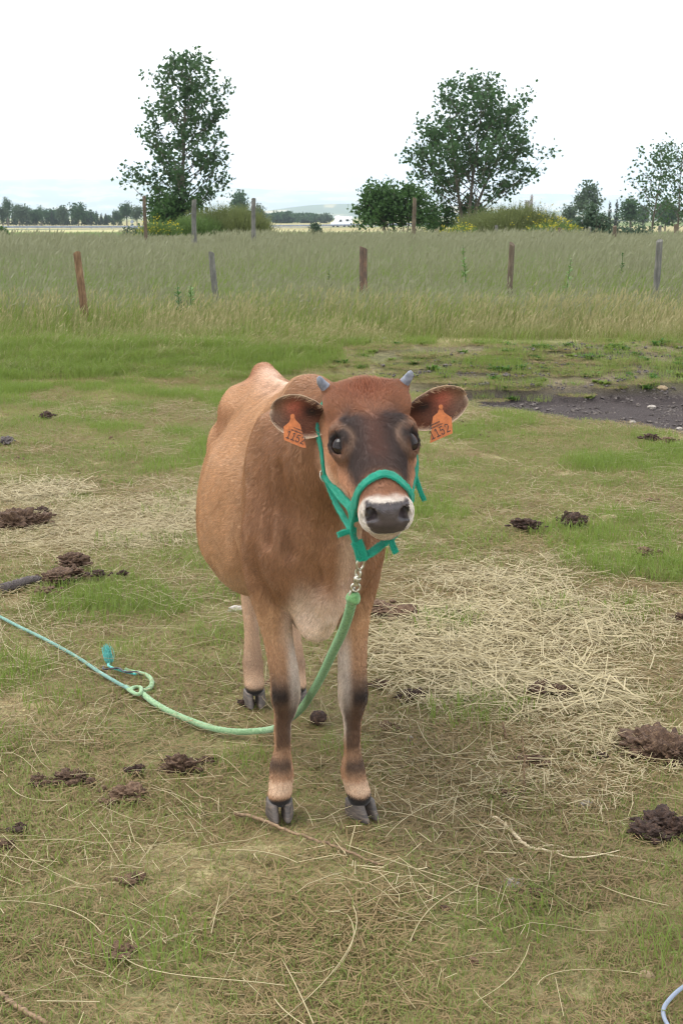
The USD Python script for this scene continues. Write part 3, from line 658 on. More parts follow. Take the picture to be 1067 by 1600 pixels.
UsdGeom.PrimvarsAPI(ehp).CreatePrimvar('tint', T.Color3fArray, 'vertex').Set(Vt.Vec3fArray.FromNumpy(np.repeat(np.array(ehc), 3, 0).astype(np.float32)))
UsdShade.MaterialBindingAPI.Apply(ehp.GetPrim()).Bind(M_hair); tag(ehp.GetPrim(), kind='stuff')
# hooves: two claws each
def claw(u, w, e, toe, big=1.0):
    """one claw as a bevelled wedge; toe = how far it turns outward"""
    ring = []
    hh = .039 * big
    for z, fr, bk, wd in ((0.0, -.060, .030, .0185), (.006, -.060, .031, .0195), (.016, -.051, .031, .0185), (.028, -.043, .031, .0172), (hh, -.036, .030, .0165), (hh + .004, -.026, .022, .010)):
        for t in np.linspace(0, 2 * np.pi, 22, endpoint=False):
            c, s_ = np.cos(t), np.sin(t)
            uu = (fr + bk) / 2 - (bk - fr) / 2 * np.sign(c) * abs(c) ** .8
            ww = wd * np.sign(s_) * abs(s_) ** .75 * (1 - .38 * sstep(.0, -.06, uu))
            ww = ww if ww * e > 0 else ww * .72                                                         # flat inside the cleft
            ring.append((uu, ww + e * (.0172 - .003 * sstep(.0, -.06, uu)), z))
    V = np.array(ring); n = 22; F = []
    for i in range(5):
        for j in range(n):
            a0, a1, b0, b1 = i * n + j, i * n + (j + 1) % n, (i + 1) * n + j, (i + 1) * n + (j + 1) % n; F += [(a0, a1, b1), (a0, b1, b0)]
    for i in (0, 5):
        c0 = i * n; F += [(c0, c0 + j, c0 + j + 1) for j in range(1, n - 1)]
    ct, st = math.cos(toe), math.sin(toe)
    V = np.stack([u + V[:, 0] * ct - V[:, 1] * st, w + V[:, 0] * st + V[:, 1] * ct, V[:, 2]], 1)
    m = trimesh.Trimesh(V, F, process=False); trimesh.repair.fix_normals(m); return m
for u, w, toe in ((FA[0] - .012, FA[1][5] - .0, .02), (FB[0] - .012, FB[1][5] + .004, -.42), (HA[0] + .0, HA[1], .0), (HB[0], HB[1], .05)):
    hm = [claw(u, w, e, toe) for e in (-1, 1)]
    hp = UsdGeom.Xform.Define(stage, numbered(str(cow.GetPath()), 'hoof')).GetPrim()
    for k in hm: obj('claw', trimesh.Trimesh(to_world(k.vertices), k.faces, process=False), M_hoof, hp, smooth=50)

# the coat's hairs: short, lying back along the body and down the legs
def coat_hairs(n, seed):
    rng = np.random.RandomState(seed)
    V, F, N = cv, body_faces, cn
    area = np.linalg.norm(np.cross(V[F[:, 1]] - V[F[:, 0]], V[F[:, 2]] - V[F[:, 0]]), axis=1) / 2
    ctr = V[F].mean(1)
    wgt = area * np.where((ctr[:, 0] < -.22) & (ctr[:, 2] > .8), 2.2, 1.0) * np.where(N[F].mean(1)[:, 0] > .5, .4, 1.0)
    fi = rng.choice(len(F), n, p=wgt / wgt.sum())
    r1, r2 = np.sqrt(rng.rand(n)), rng.rand(n); b0, b1, b2 = 1 - r1, r1 * (1 - r2), r1 * r2
    mixv = lambda A: A[F[fi, 0]] * b0[:, None] + A[F[fi, 1]] * b1[:, None] + A[F[fi, 2]] * b2[:, None]
    P, Nn = mixv(V), nrm(mixv(N)); col = mixv(cow_tint); h = to_head(P)
    ish = (P[:, 0] < -.26) & (P[:, 2] > .80)
    u, w, z = P.T
    flow = np.stack([np.full(n, 1.0), np.zeros(n), np.full(n, -.75)], 1)
    legk = sstep(.55, .45, z)[:, None]; flow = flow * (1 - legk) + np.array([.15, 0, -1.0]) * legk
    nk = (sstep(.12, -.05, u) * sstep(.6, .7, z))[:, None]; flow = flow * (1 - nk) + np.array([.45, 0, -1.0]) * nk
    hf = np.stack([h[:, 0] * 6, -1.0 + 1.9 * sstep(.08, .2, h[:, 1] + .03 * np.sin(h[:, 0] * 60)), np.full(n, -.2)], 1)
    hf[:, 0] += .35 * (meshkit.noise(h * 40, 4) - .5) * 2
    flow = np.where(ish[:, None], nrm(hf) @ HM.T, flow)
    wob = np.stack([meshkit.noise(P * 14 + k * 17, 3 + k) - .5 for k in range(3)], 1)
    flow = nrm(nrm(flow) + wob * .9 + rng.randn(n, 3) * .16)
    tan = nrm(flow - Nn * (flow * Nn).sum(1, keepdims=True))
    poll = np.exp(-((h[:, 0] / .05) ** 2 + ((h[:, 1] - .02) / .05) ** 2)) * ish * (h[:, 2] > -.05)
    muz = ish * sstep(.33, .37, h[:, 1])
    ln = .0120 * (1 - .35 * legk[:, 0]) * np.where(ish, .75, 1.0) * (1 + 1.0 * poll) * (1 - .35 * muz) * rng.uniform(.6, 1.25, n)
    eyed = np.minimum(*[np.linalg.norm(P - e, axis=1) for e in EYES]); ln *= sstep(.024, .034, eyed) * .9 + .1
    hoofk = sstep(.045, .07, z); ln *= hoofk * .9 + .1
    lift = (.24 + .16 * poll + .10 * rng.rand(n))[:, None]
    t1 = nrm(tan * (1 - lift) + Nn * (lift + .22)); t2 = nrm(tan + Nn * (lift * .45))
    p0 = P - Nn * .0012; p1 = p0 + t1 * (ln * .45)[:, None]; p2 = p1 + t2 * (ln * .55)[:, None]
    pts = np.stack([p0, p1, p2], 1).reshape(-1, 3)
    tone = (rng.lognormal(0, .17, n) * (.84 + .32 * meshkit.noise(P * 38, 6)))[:, None]
    return to_world(pts), np.clip(col * tone * 1.04, .004, .95), rng.uniform(.75, 1.2, n)
HN = 330000
hp_, hc_, hw_ = coat_hairs(HN, 5)
hc = UsdGeom.BasisCurves.Define(stage, str(cow.GetPath()) + '/coat_hair')
hc.CreateTypeAttr('linear'); hc.CreateCurveVertexCountsAttr(Vt.IntArray.FromNumpy(np.full(HN, 3, np.int32)))
hc.CreatePointsAttr(Vt.Vec3fArray.FromNumpy(hp_.astype(np.float32)))
hwid = (np.array([.00085, .00065, .0002])[None] * hw_[:, None]).ravel().astype(np.float32)
hc.CreateWidthsAttr(Vt.FloatArray.FromNumpy(hwid)); hc.SetWidthsInterpolation('vertex')
UsdGeom.PrimvarsAPI(hc).CreatePrimvar('tint', T.Color3fArray, 'vertex').Set(Vt.Vec3fArray.FromNumpy(np.repeat(hc_, 3, 0).astype(np.float32)))
UsdShade.MaterialBindingAPI.Apply(hc.GetPrim()).Bind(M_hair)
tag(hc.GetPrim(), kind='stuff')

# ------------------------------------------------------------------ halter, chain, ropes and ear tags
def trace(px, py):
    r = BF.T @ ray(px, py); p = to_body(CAMP) + r * 2.0
    for _ in range(500):
        d = float(G.value(p[None])[0]); p = p + r * (min(d * .7, .02) if d > 0 else d * .7)
        if abs(d) < 2e-4: break
    return p
def snap(b, off):
    b = np.array(b, float)
    for _ in range(30): b = b - G.grad(b[None])[0] * float(G.value(b[None])[0]) * .8
    return b + G.grad(b[None])[0] * off
def skin(px, py, off=.004):
    b = trace(px, py); return b + G.grad(b[None])[0] * off
def air(px, py, d): return to_body(at(px, py, d))
M_web = mat('teal_webbing', {'g': ('geometry', {}), 'w': ('noise_texture', {'scale': 900.0, 'detail': 1.0}), 'n': ('noise_texture', {'scale': 30.0}), 'r': ('rgb_ramp', {'ramp': [(.3, lin(9, 120, 98)), (.7, lin(28, 150, 124))]}),
    'b': ('bump', {'strength': .7, 'distance': .002}), 'p': ('principled_bsdf', {'roughness': .8, 'sheen_weight': .3, 'specular_ior_level': .2})},
    [('g.position', 'w.vector'), ('g.position', 'n.vector'), ('n.fac', 'r.fac'), ('r.color', 'p.base_color'), ('w.fac', 'b.height'), ('b.normal', 'p.normal')])
M_fuzz = mat('webbing_fuzz', {'p': ('principled_bsdf', {'base_color': lin(34, 160, 132), 'roughness': .8})}, [])
M_steel = mat('worn_steel', {'g': ('geometry', {}), 'n': ('noise_texture', {'scale': 180.0, 'detail': 3.0}), 'r': ('rgb_ramp', {'ramp': [(.3, lin(140, 130, 108)), (.7, lin(196, 192, 180))]}), 'p': ('principled_bsdf', {'metallic': .9, 'roughness': .32})},
    [('g.position', 'n.vector'), ('n.fac', 'r.fac'), ('r.color', 'p.base_color')])
halter = thing('halter', 'teal green webbing halter buckled around the head of the cow', 'halter')
_fuzz = []
def strap(name, pts, half, n=60, thick=.36, up=None):
    p = spline(pts, n); upv = G.grad(p) if up is None else np.repeat(BF.T @ np.asarray(up, float)[None], n, 0) if False else np.repeat(np.asarray(up, float)[None] @ BF, n, 0)
    k = np.ones(9) / 9
    upv = nrm(np.stack([np.convolve(np.pad(upv[:, c], 4, 'edge'), k, 'valid') for c in range(3)], 1))
    pw, uw = to_world(p), upv @ BF.T
    m = sweep(pw, half, 14, flat=thick, up=uw)
    rng = np.random.RandomState(len(_fuzz)); m.vertices += (meshkit.noise(m.vertices * 500, 2)[:, None] - .5) * .0009 * nrm(m.vertices - pw[np.clip(np.arange(len(m.vertices)) // 14, 0, n - 1)])
    _fuzz.append((m, half)); return obj(name, m, M_web, halter, smooth=50)
toward = np.array([0, -.95, .25])
# nose band: over the bridge and down both sides
nb = [air(566, 869, 2.522), air(558, 853, 2.524), air(551, 832, 2.525), air(549, 812, 2.520)] + [skin(*q_) for q_ in ((558, 781), (567, 762), (581, 749.5), (601, 742.5), (617, 748), (628, 758), (636, 770))] + [snap(head((-.058, .315, -.095)), .004), snap(head((-.056, .31, -.125)), .006), air(622, 832, 2.565), air(604, 846, 2.555), air(584, 861, 2.535), air(567, 871, 2.524)]
strap('nose_band', nb, .0092, 120)
# cheek straps and crown piece
ck = [head((0, -.060, -.045)), head((.045, -.045, -.055)), head((.088, -.010, -.085))]
ck = [snap(c, .004) for c in ck] + [skin(504, 700), skin(507, 722), skin(510, 742)]
strap('cheek_strap', ck, .0070, 60)
strap('cheek_strap', [skin(510, 741, .005), air(522, 762, 2.655), air(535, 779, 2.59), air(550, 799, 2.520), air(556, 815, 2.515)], .0078, 50, up=toward)
strap('throat_strap', [skin(511, 744, .003), air(524, 784, 2.665), air(539, 812, 2.59), air(553, 838, 2.535)], .0058, 40, up=toward)
ck2 = [snap(head((0, -.060, -.045)), .004), snap(head((-.045, -.045, -.055)), .004), snap(head((-.088, -.010, -.085)), .004), snap(head((-.095, .08, -.12)), .004), snap(head((-.086, .16, -.12)), .004), snap(head((-.066, .25, -.10)), .005), snap(head((-.057, .312, -.095)), .006)]
strap('cheek_strap', ck2, .0070, 60)
strap('chin_piece', [air(566, 876, 2.520), air(563, 862, 2.520), air(557, 846, 2.521)], .0115, 16, up=toward)
strap('loose_end', [air(556, 829, 2.518), air(546, 830, 2.522), air(536, 833, 2.520), air(528, 836, 2.514)], .0056, 20, up=toward, thick=.5)
strap('loose_end', [air(608, 838, 2.530), air(612, 848, 2.515), air(615, 856, 2.508), air(619, 864, 2.505)], .0060, 20, up=toward, thick=.5)
strap('loose_end', [air(642, 728, 2.66), air(648, 742, 2.64), air(654, 760, 2.632), air(663, 782, 2.625)], .0048, 24, up=toward, thick=.5)
strap('side_patch', [snap(head((-.052, .322, -.068)), .007), snap(head((-.058, .315, -.095)), .007), snap(head((-.056, .31, -.125)), .008)], .0085, 16)
# buckle
def ring_mesh(c, ax, ay, rx, ry, wire, n=36, sides=8):
    t = np.linspace(0, 2 * np.pi, n + 1); p = c + rx * np.cos(t)[:, None] * ax + ry * np.sin(t)[:, None] * ay
    return sweep(p, wire, sides, caps=False)
bc = to_world(skin(511, 742, .009))
obj('buckle', ring_mesh(bc, nrm(np.array([1.0, .3, 0])), nrm(np.array([.18, -.25, -.95])), .0065, .012, .0017), M_steel, halter, smooth=True)
# fuzz of the worn webbing
pts_f, rngf = [], np.random.RandomState(3)
for m, half in _fuzz:
    a_ = m.area_faces; k_ = int(a_.sum() * 420000); fi = rngf.choice(len(a_), k_, p=a_ / a_.sum()); r1 = np.sqrt(rngf.rand(k_, 1)); r2 = rngf.rand(k_, 1)
    t_ = m.triangles[fi]; p0 = t_[:, 0] * (1 - r1) + t_[:, 1] * r1 * (1 - r2) + t_[:, 2] * r1 * r2
    d_ = nrm(m.face_normals[fi] + rngf.randn(k_, 3) * .8); pts_f.append(np.stack([p0, p0 + d_ * rngf.uniform(.001, .0032, (k_, 1))], 1))
pts_f = np.concatenate(pts_f)
fz = UsdGeom.BasisCurves.Define(stage, str(halter.GetPath()) + '/fibres'); fz.CreateTypeAttr('linear'); fz.CreateCurveVertexCountsAttr(Vt.IntArray.FromNumpy(np.full(len(pts_f), 2, np.int32)))
fz.CreatePointsAttr(Vt.Vec3fArray.FromNumpy(pts_f.reshape(-1, 3).astype(np.float32))); fz.CreateWidthsAttr(Vt.FloatArray.FromNumpy(np.full(len(pts_f) * 2, .0004, np.float32))); fz.SetWidthsInterpolation('vertex')
UsdShade.MaterialBindingAPI.Apply(fz.GetPrim()).Bind(M_fuzz); tag(fz.GetPrim(), kind='stuff')

chain = thing('lead_chain', 'short brass coloured snap chain hanging from the halter under the chin', 'chain')
xr, dn = np.array([1.0, 0, 0]), nrm(np.array([-.16, .05, -1.0])); sx = nrm(np.cross(dn, [0, 1.0, 0])); fy = np.cross(sx, dn)
for k, (px, py, dd, ry, rx, tw, wire) in enumerate(((563, 881, 2.522, .0125, .0085, .5, .0026), (559.5, 896, 2.528, .0085, .0072, -.9, .0030), (555.5, 918, 2.534, .0085, .0090, .2, .0028), (550, 931, 2.540, .0165, .0085, .9, .0030))):
    ax = nrm(sx * math.cos(tw) + fy * math.sin(tw)); obj('link', ring_mesh(at(px, py, dd), ax, dn, rx, ry, wire), M_steel, chain, smooth=True)
sw = sweep(spline([at(559.5, 901, 2.530), at(558, 905, 2.531), at(556.5, 911, 2.533), at(555.6, 916, 2.534)], 14), np.interp(np.linspace(0, 1, 14), [0, .1, .3, .6, .9, 1], [.003, .0075, .0080, .0062, .0070, .003]), 14)
obj('swivel', sw, M_steel, chain, smooth=40)

def rope_mat(name, c1, c2, sc):
    return mat(name, {'a': pv('twist'), 'm': ('math', {'math_type': 'sine'}), 'g': ('geometry', {}), 'n': ('noise_texture', {'scale': 140.0, 'detail': 3.0}), 'n2': ('noise_texture', {'scale': 900.0}), 'r': ('rgb_ramp', {'ramp': [(.25, lin(*c1)), (.75, lin(*c2))]}),
        'b': ('bump', {'strength': .8, 'distance': .002}), 'p': ('principled_bsdf', {'roughness': .75, 'sheen_weight': .2})},
        [('g.position', 'n.vector'), ('g.position', 'n2.vector'), ('n.fac', 'r.fac'), ('r.color', 'p.base_color'), ('n2.fac', 'b.height'), ('b.normal', 'p.normal')])
M_rope = rope_mat('green_rope', (66, 116, 60), (116, 158, 100), 1)
M_rope2 = rope_mat('pale_green_rope', (104, 146, 98), (158, 186, 142), 1)
M_thin = rope_mat('blue_green_rope', (64, 116, 104), (134, 172, 156), 1)
M_tuft = rope_mat('teal_fibres', (40, 150, 140), (110, 200, 190), 1)
M_cord = rope_mat('dark_cord', (30, 30, 34), (60, 58, 60), 1)
def rope_mesh(path, r, strands=3, pitch=.035, sides=18, bump=.16):
    """a laid rope: its outline swells where each strand comes round"""
    p = np.asarray(path, float); n = len(p); s_ = np.r_[0, np.cumsum(np.linalg.norm(np.diff(p, axis=0), axis=1))]
    m = sweep(p, r, sides)
    V = np.array(m.vertices); ctr = np.repeat(p, sides, 0); ang = np.tile(np.arange(sides) * 2 * np.pi / sides, n); ss = np.repeat(s_, sides)
    sc = 1 + bump * (np.abs(np.cos((strands * ang + 2 * np.pi * ss / pitch * strands / 2) / 2)) - .6)
    V[:n * sides] = ctr + (V[:n * sides] - ctr) * sc[:, None]; m.vertices = V; return m
lead = thing('lead_rope', 'thick green lead rope sagging from the chin chain to the knot on the grass', 'rope')
lp = [at(551, 934, 2.542), at(546, 955, 2.575), at(538, 980, 2.64), at(522, 1015, 2.765), at(503, 1055, 2.92), at(483, 1090, 3.08), at(462, 1116, 3.26), at(435, 1135, 3.42), at(405, 1142.5, 3.535)] + [on_ground(px, py, .024) for px, py in ((375, 1144), (345, 1141), (310, 1131), (275, 1117), (245, 1101), (224, 1085))]
ps = spline(lp, 520)
rad = np.interp(np.linspace(0, 1, 520), [0, .25, .5, .62, 1], [.0105, .0100, .0095, .0095, .0088])
obj('rope', rope_mesh(ps[:308], rad[:308], strands=4, pitch=.030, bump=.22), M_rope, lead, smooth=True)
obj('rope', rope_mesh(ps[307:], rad[307:], strands=4, pitch=.030, bump=.22), M_rope2, lead, smooth=True)
kt = trimesh.creation.icosphere(3, .0155); kt.vertices *= 1 + .25 * (meshkit.fbm(kt.vertices * 90, 2, 3)[:, None] - .5); kt.apply_translation(at(552, 935, 2.541)); obj('knot', kt, M_rope, lead, smooth=True)
lpl = [on_ground(218, 1082, .016), on_ground(228, 1079, .018), on_ground(236, 1073, .02), on_ground(237, 1064, .02), on_ground(230, 1056, .018), on_ground(219, 1052, .015), on_ground(208, 1050, .012), on_ground(196, 1046, .010)]
obj('loop', rope_mesh(spline(lpl, 60), np.linspace(.0088, .0060, 60), pitch=.05, bump=.10), M_rope2, lead, smooth=True)
kn = [on_ground(204, 1077, .012), on_ground(209, 1083, .028), on_ground(217, 1085, .03), on_ground(221, 1079, .03), on_ground(214, 1074, .02), on_ground(206, 1076, .03), on_ground(211, 1085, .02)]
obj('knot', rope_mesh(spline(kn, 60), .0062, pitch=.03), M_rope2, lead, smooth=True)
thin = thing('thin_rope', 'thin blue green braided rope running to the left edge from the knot', 'rope')
tp = [on_ground(px, py, .026) for px, py in ((-40, 945), (0, 964), (33, 981), (66, 997), (96, 1013), (122, 1028), (150, 1047), (178, 1064), (205, 1079))]
obj('rope', rope_mesh(spline(tp, 260), .0058, strands=4, pitch=.03, sides=16, bump=.26), M_thin, thin, smooth=True)
tb = on_ground(171, 1039, .014); tuft = []
rg = np.random.RandomState(4)
for k in range(90):
    d0 = rg.randn(3) * .006; tip = tb + np.array([-.012, .02, .055]) + rg.randn(3) * [.0065, .006, .007]
    tuft.append(sweep(spline([tb + d0 * .4, (tb + tip) / 2 + d0 + [-.002, 0, .004], tip], 6), np.linspace(.0014, .0006, 6), 4))
tuft.append(sweep(spline([tb + [0, 0, .004], on_ground(176, 1044, .024), on_ground(192, 1049, .026), on_ground(212, 1054, .026)], 30), .0045, 8))
obj('frayed_end', cat_meshes(tuft), M_tuft, thin, smooth=True)
cd = thing('cord_scrap', 'black cord tied off beside the frayed teal rope end', 'cord')
cp = [on_ground(px, py, .028 + .008 * (k % 2)) for k, (px, py) in enumerate(((162, 1042), (172, 1045), (184, 1044), (196, 1050), (207, 1050), (217, 1053)))]
obj('strand', sweep(spline(cp, 50), .0030, 8), M_cord, cd, smooth=True)
obj('strand', sweep(spline([c + np.array([.004, -.01, .002]) for c in cp[1:]], 50), .0024, 8), M_cord, cd, smooth=True)

M_tag = mat('orange_tag', {'g': ('geometry', {}), 'n': ('noise_texture', {'scale': 120.0, 'detail': 3.0}), 'r': ('rgb_ramp', {'ramp': [(.3, lin(150, 78, 34)), (.7, lin(188, 106, 50))]}), 'p': ('principled_bsdf', {'roughness': .5})},
    [('g.position', 'n.vector'), ('n.fac', 'r.fac'), ('r.color', 'p.base_color')])
M_ink = mat('tag_ink', {'p': ('principled_bsdf', {'base_color': lin(64, 40, 28), 'roughness': .6})}, [])
def ear_tag(px_outline, depth, base_l, base_r, num_h, label, lean, bars):
    """an outline seen at pixels becomes a flat flag of its true size, hanging at that distance"""
    t = thing('ear_tag', label, 'ear tag')
    c = np.mean(px_outline, 0); O = at(c[0], c[1], depth)
    k = ((O - CAMP) @ FW) / FPX
    nrm_ = nrm(CAMP - O + np.array(lean)); ex = nrm(np.cross(np.array([0, 0, 1.0]), nrm_)); ey = np.cross(nrm_, ex)
    R = np.eye(4); R[:3, 0], R[:3, 1], R[:3, 2], R[:3, 3] = ex, ey, nrm_, O
    P = Polygon([((x - c[0]) * k, -(y - c[1]) * k) for x, y in px_outline]).buffer(.0022).buffer(-.0016)
    m = trimesh.creation.extrude_polygon(P, .0022, engine='earcut'); m.apply_transform(R); obj('flag', m, M_tag, t, smooth=40)
    bl, br = ((np.array(b) - c) * k * [1, -1] for b in (base_l, base_r)); d = br - bl; L = np.linalg.norm(d); a = math.atan2(d[1], d[0])
    def put(mesh, name):
        q_ = np.eye(4); q_[:2, :2] = [[math.cos(a), -math.sin(a)], [math.sin(a), math.cos(a)]]; q_[:2, 3] = bl; q_[2, 3] = .0017
        mesh.apply_transform(q_); mesh.apply_transform(R); obj(name, mesh, M_ink, t)
    x0 = 0
    tm = meshkit.text_mesh('1152', num_h, depth=.0012, bold=False); tm.apply_scale([L / tm.extents[0], 1, 1]); tm.apply_translation([-tm.bounds[0][0], 0, 0]); put(tm, 'number')
    rgb = np.random.RandomState(int(px_outline[0][0]))
    for r, (y0, x0, x1, h) in enumerate(bars):
        x = x0
        while x < x1:
            w_ = rgb.uniform(.0006, .0022); b = trimesh.creation.box((w_, h * rgb.uniform(.8, 1), .0010)); b.apply_translation((x + w_ / 2, y0, .0005)); put(b, 'printed_code'); x += w_ + rgb.uniform(.0005, .0013)
    st = trimesh.creation.cylinder(.0048, .004, sections=20); top = np.array(px_outline[0]) - c; q_ = np.eye(4); q_[:3, 3] = (top[0] * k, -(top[1] + 3.5) * k, .0025); st.apply_transform(q_); st.apply_transform(R); obj('stud', st, M_tag, t)
    return t
ear_tag([(457, 647), (462, 657), (468.5, 663), (478.5, 699), (471, 698), (444.5, 687), (443.5, 667), (452, 660)], 2.672, (446.5, 684), (474, 694.5), .0165,
        'orange plastic tag numbered 1152 hanging in the ear at picture left', (-.3, 0, .1), [(.0205, .005, .030, .0032), (.0265, .007, .026, .0030)])
ear_tag([(688.5, 632), (693, 644), (705, 653), (706.5, 676.5), (672, 691.5), (676.5, 651), (684, 645)], 2.688, (674.5, 687), (704, 673.5), .0185,
        'orange plastic tag numbered 1152 hanging in the ear at picture right', (.3, 0, .1), [(.0225, .004, .034, .0034), (.0285, .008, .032, .0032)])

# ------------------------------------------------------------------ vegetation: materials
def leaf_mat(name, stops, trans=.35, world=.0, rough=.55, tipc=None):
    """colour from each blade's own chance, a slow drift over the field, and (tipc) along the blade"""
    nodes = {'g': ('geometry', {}), 'n': ('noise_texture', {'scale': .9, 'detail': 3.0}), 'am': ('mix_float', {'fac': world}), 'r': ('rgb_ramp', {'ramp': [(p, lin(*c)) for p, c in stops]}),
             'p': ('principled_bsdf', {'roughness': rough, 'specular_ior_level': .3}), 't': ('translucent_bsdf', {}), 'm': ('mix_closure', {'fac': trans})}
    links = [('g.position', 'n.vector'), ('g.random_per_island', 'am.a'), ('n.fac', 'am.b'), ('am.result', 'r.fac')]
    out = 'r.color'
    if tipc:
        nodes |= {'tip': pv('tip'), 'tm': ('mix_color', {}), 'tc': ('rgb_ramp', {'ramp': [(p, lin(*c)) for p, c in tipc]})}
        links += [('tip.fac', 'tm.fac'), ('r.color', 'tm.a'), ('am.result', 'tc.fac'), ('tc.color', 'tm.b')]; out = 'tm.result'
    return mat(name, nodes, links + [(out, 'p.base_color'), (out, 't.color'), ('p.BSDF', 'm.closure1'), ('t.BSDF', 'm.closure2')], surface='m.closure')
M_short = leaf_mat('short_grass_blades', [(.15, (122, 134, 70)), (.38, (158, 162, 94)), (.52, (188, 178, 118)), (.7, (212, 196, 148)), (1, (230, 214, 176))], .45, .35)
M_lush = leaf_mat('fresh_grass_blades', [(.15, (114, 132, 58)), (.5, (152, 164, 84)), (.85, (194, 192, 120))], .46, .25)
M_dry = leaf_mat('dry_thatch', [(.1, (140, 120, 84)), (.3, (190, 174, 130)), (.65, (228, 214, 174)), (1, (244, 234, 206))], .25, .12)
M_straw = leaf_mat('straw_stalks', [(.0, (172, 158, 122)), (.3, (212, 202, 172)), (.7, (234, 228, 206)), (1, (246, 243, 230))], .1, .0, .45)
M_tall = leaf_mat('tall_grass_blades', [(.15, (92, 122, 54)), (.5, (122, 146, 72)), (.8, (154, 164, 98))], .35, .4, .6, [(.2, (116, 132, 78)), (.55, (146, 146, 102)), (.85, (188, 178, 144))])
M_head = leaf_mat('grass_seed_heads', [(.1, (128, 128, 98)), (.5, (166, 158, 132)), (.9, (208, 198, 176))], .3, .1)
M_tan = leaf_mat('dry_tall_grass', [(.2, (116, 122, 66)), (.5, (146, 142, 88)), (.8, (184, 168, 120))], .3, .4, .6, [(.2, (148, 140, 98)), (.6, (182, 164, 126)), (.9, (206, 188, 152))])
M_meadow = leaf_mat('meadow_grass', [(.2, (112, 140, 78)), (.5, (134, 158, 92)), (.8, (158, 172, 110))], .3, .3)
M_broad = leaf_mat('weed_leaves', [(.1, (62, 100, 36)), (.6, (92, 134, 52)), (1, (128, 160, 80))], .35)
M_poplar = leaf_mat('poplar_leaves', [(.1, (62, 88, 52)), (.5, (90, 118, 72)), (.9, (130, 152, 102))], .42, .0, .45)
M_darkleaf = leaf_mat('dark_bush_leaves', [(.1, (64, 92, 46)), (.5, (92, 120, 60)), (.9, (126, 148, 84))], .4, .0, .5)
M_broom = leaf_mat('broom_twigs', [(.1, (96, 104, 60)), (.5, (122, 128, 78)), (.9, (152, 150, 102))], .3, .3)
M_broomg = leaf_mat('green_broom_twigs', [(.1, (86, 108, 54)), (.5, (116, 134, 70)), (.9, (150, 162, 94))], .3, .2)
M_yellow = leaf_mat('yellow_flowers', [(.1, (176, 164, 40)), (.6, (204, 190, 52)), (1, (220, 206, 80))], .3)
M_greygreen = leaf_mat('grey_green_leaves', [(.1, (70, 88, 66)), (.5, (96, 114, 84)), (.9, (122, 136, 104))], .28)
M_conifer = leaf_mat('conifer_needles', [(.1, (34, 54, 40)), (.6, (50, 72, 52)), (1, (68, 90, 64))], .1)
M_farleaf = leaf_mat('far_leaves', [(.1, (56, 82, 52)), (.5, (80, 106, 64)), (.9, (108, 130, 82))], .3)
M_bark = mat('bark', {'g': ('geometry', {}), 'map': ('mapping', {'scale': (1, 1, .25)}), 'n': ('noise_texture', {'scale': 14.0, 'detail': 5.0}), 'r': ('rgb_ramp', {'ramp': [(.3, lin(66, 60, 52)), (.7, lin(112, 104, 92))]}), 'b': ('bump', {'strength': .6, 'distance': .02}), 'p': ('principled_bsdf', {'roughness': .9})},
    [('g.position', 'map.vector'), ('map.vector', 'n.vector'), ('n.fac', 'r.fac'), ('r.color', 'p.base_color'), ('n.fac', 'b.height'), ('b.normal', 'p.normal')])

# ------------------------------------------------------------------ grass and straw: patches set out over the ground
def blades(n, size, h, wid, lean, seed, droop=.3, round_=True, wind=(0, 0)):
    """n flat tapering blades as three faces each; returns vertices, faces, tip primvar"""
    r = np.random.RandomState(seed)
    if round_:
        rad = size / 2 * np.sqrt(r.rand(n)); an = r.rand(n) * 2 * np.pi; b = np.stack([rad * np.cos(an), rad * np.sin(an), np.zeros(n)], 1)
    else:
        b = np.concatenate([(r.rand(n, 2) - .5) * size, np.zeros((n, 1))], 1)
    hh = r.uniform(h[0], h[1], n); az = r.rand(n) * 2 * np.pi; ln = r.uniform(lean[0], lean[1], n)
    out = np.stack([np.cos(az), np.sin(az), 0 * az], 1); side = np.stack([-np.sin(az + r.randn(n) * .6), np.cos(az + r.randn(n) * .6), 0 * az], 1) * (r.uniform(wid[0], wid[1], n) / 2)[:, None]
    up_ = np.array([0, 0, 1.0]); w3 = np.array([wind[0], wind[1], 0])
    m = b + (out * (ln * .35)[:, None] + up_ * .62 + w3 * .3) * hh[:, None]
    t = b + (out * ln[:, None] + up_ * (1 - droop * ln ** 2)[:, None] + w3) * hh[:, None]
    V = np.stack([b - side, b + side, m - side * .8, m + side * .8, t], 1).reshape(-1, 3)
    k = np.arange(n)[:, None, None] * 5; F = (k + np.array([[0, 1, 3], [0, 3, 2], [2, 3, 4]])[None]).reshape(-1, 3)
    return V, F, np.tile([0, 0, .45, .45, 1.0], n)
def bits(n, size, ln, wid, seed, z=(.001, .012)):
    r = np.random.RandomState(seed); rad = size / 2 * np.sqrt(r.rand(n)); an = r.rand(n) * 2 * np.pi
    c = np.stack([rad * np.cos(an), rad * np.sin(an), r.uniform(z[0], z[1], n)], 1); a = r.rand(n) * 2 * np.pi
    d = np.stack([np.cos(a), np.sin(a), r.randn(n) * .22], 1) * (r.uniform(ln[0], ln[1], n) / 2)[:, None]; s_ = np.stack([-np.sin(a), np.cos(a), r.randn(n) * .4], 1) * (r.uniform(wid[0], wid[1], n) / 2)[:, None]
    V = np.stack([c - d - s_, c - d + s_, c + d + s_, c + d - s_], 1).reshape(-1, 3); k = np.arange(n)[:, None, None] * 4
    return V, (k + np.array([[0, 1, 2], [0, 2, 3]])[None]).reshape(-1, 3), np.zeros(4 * n)
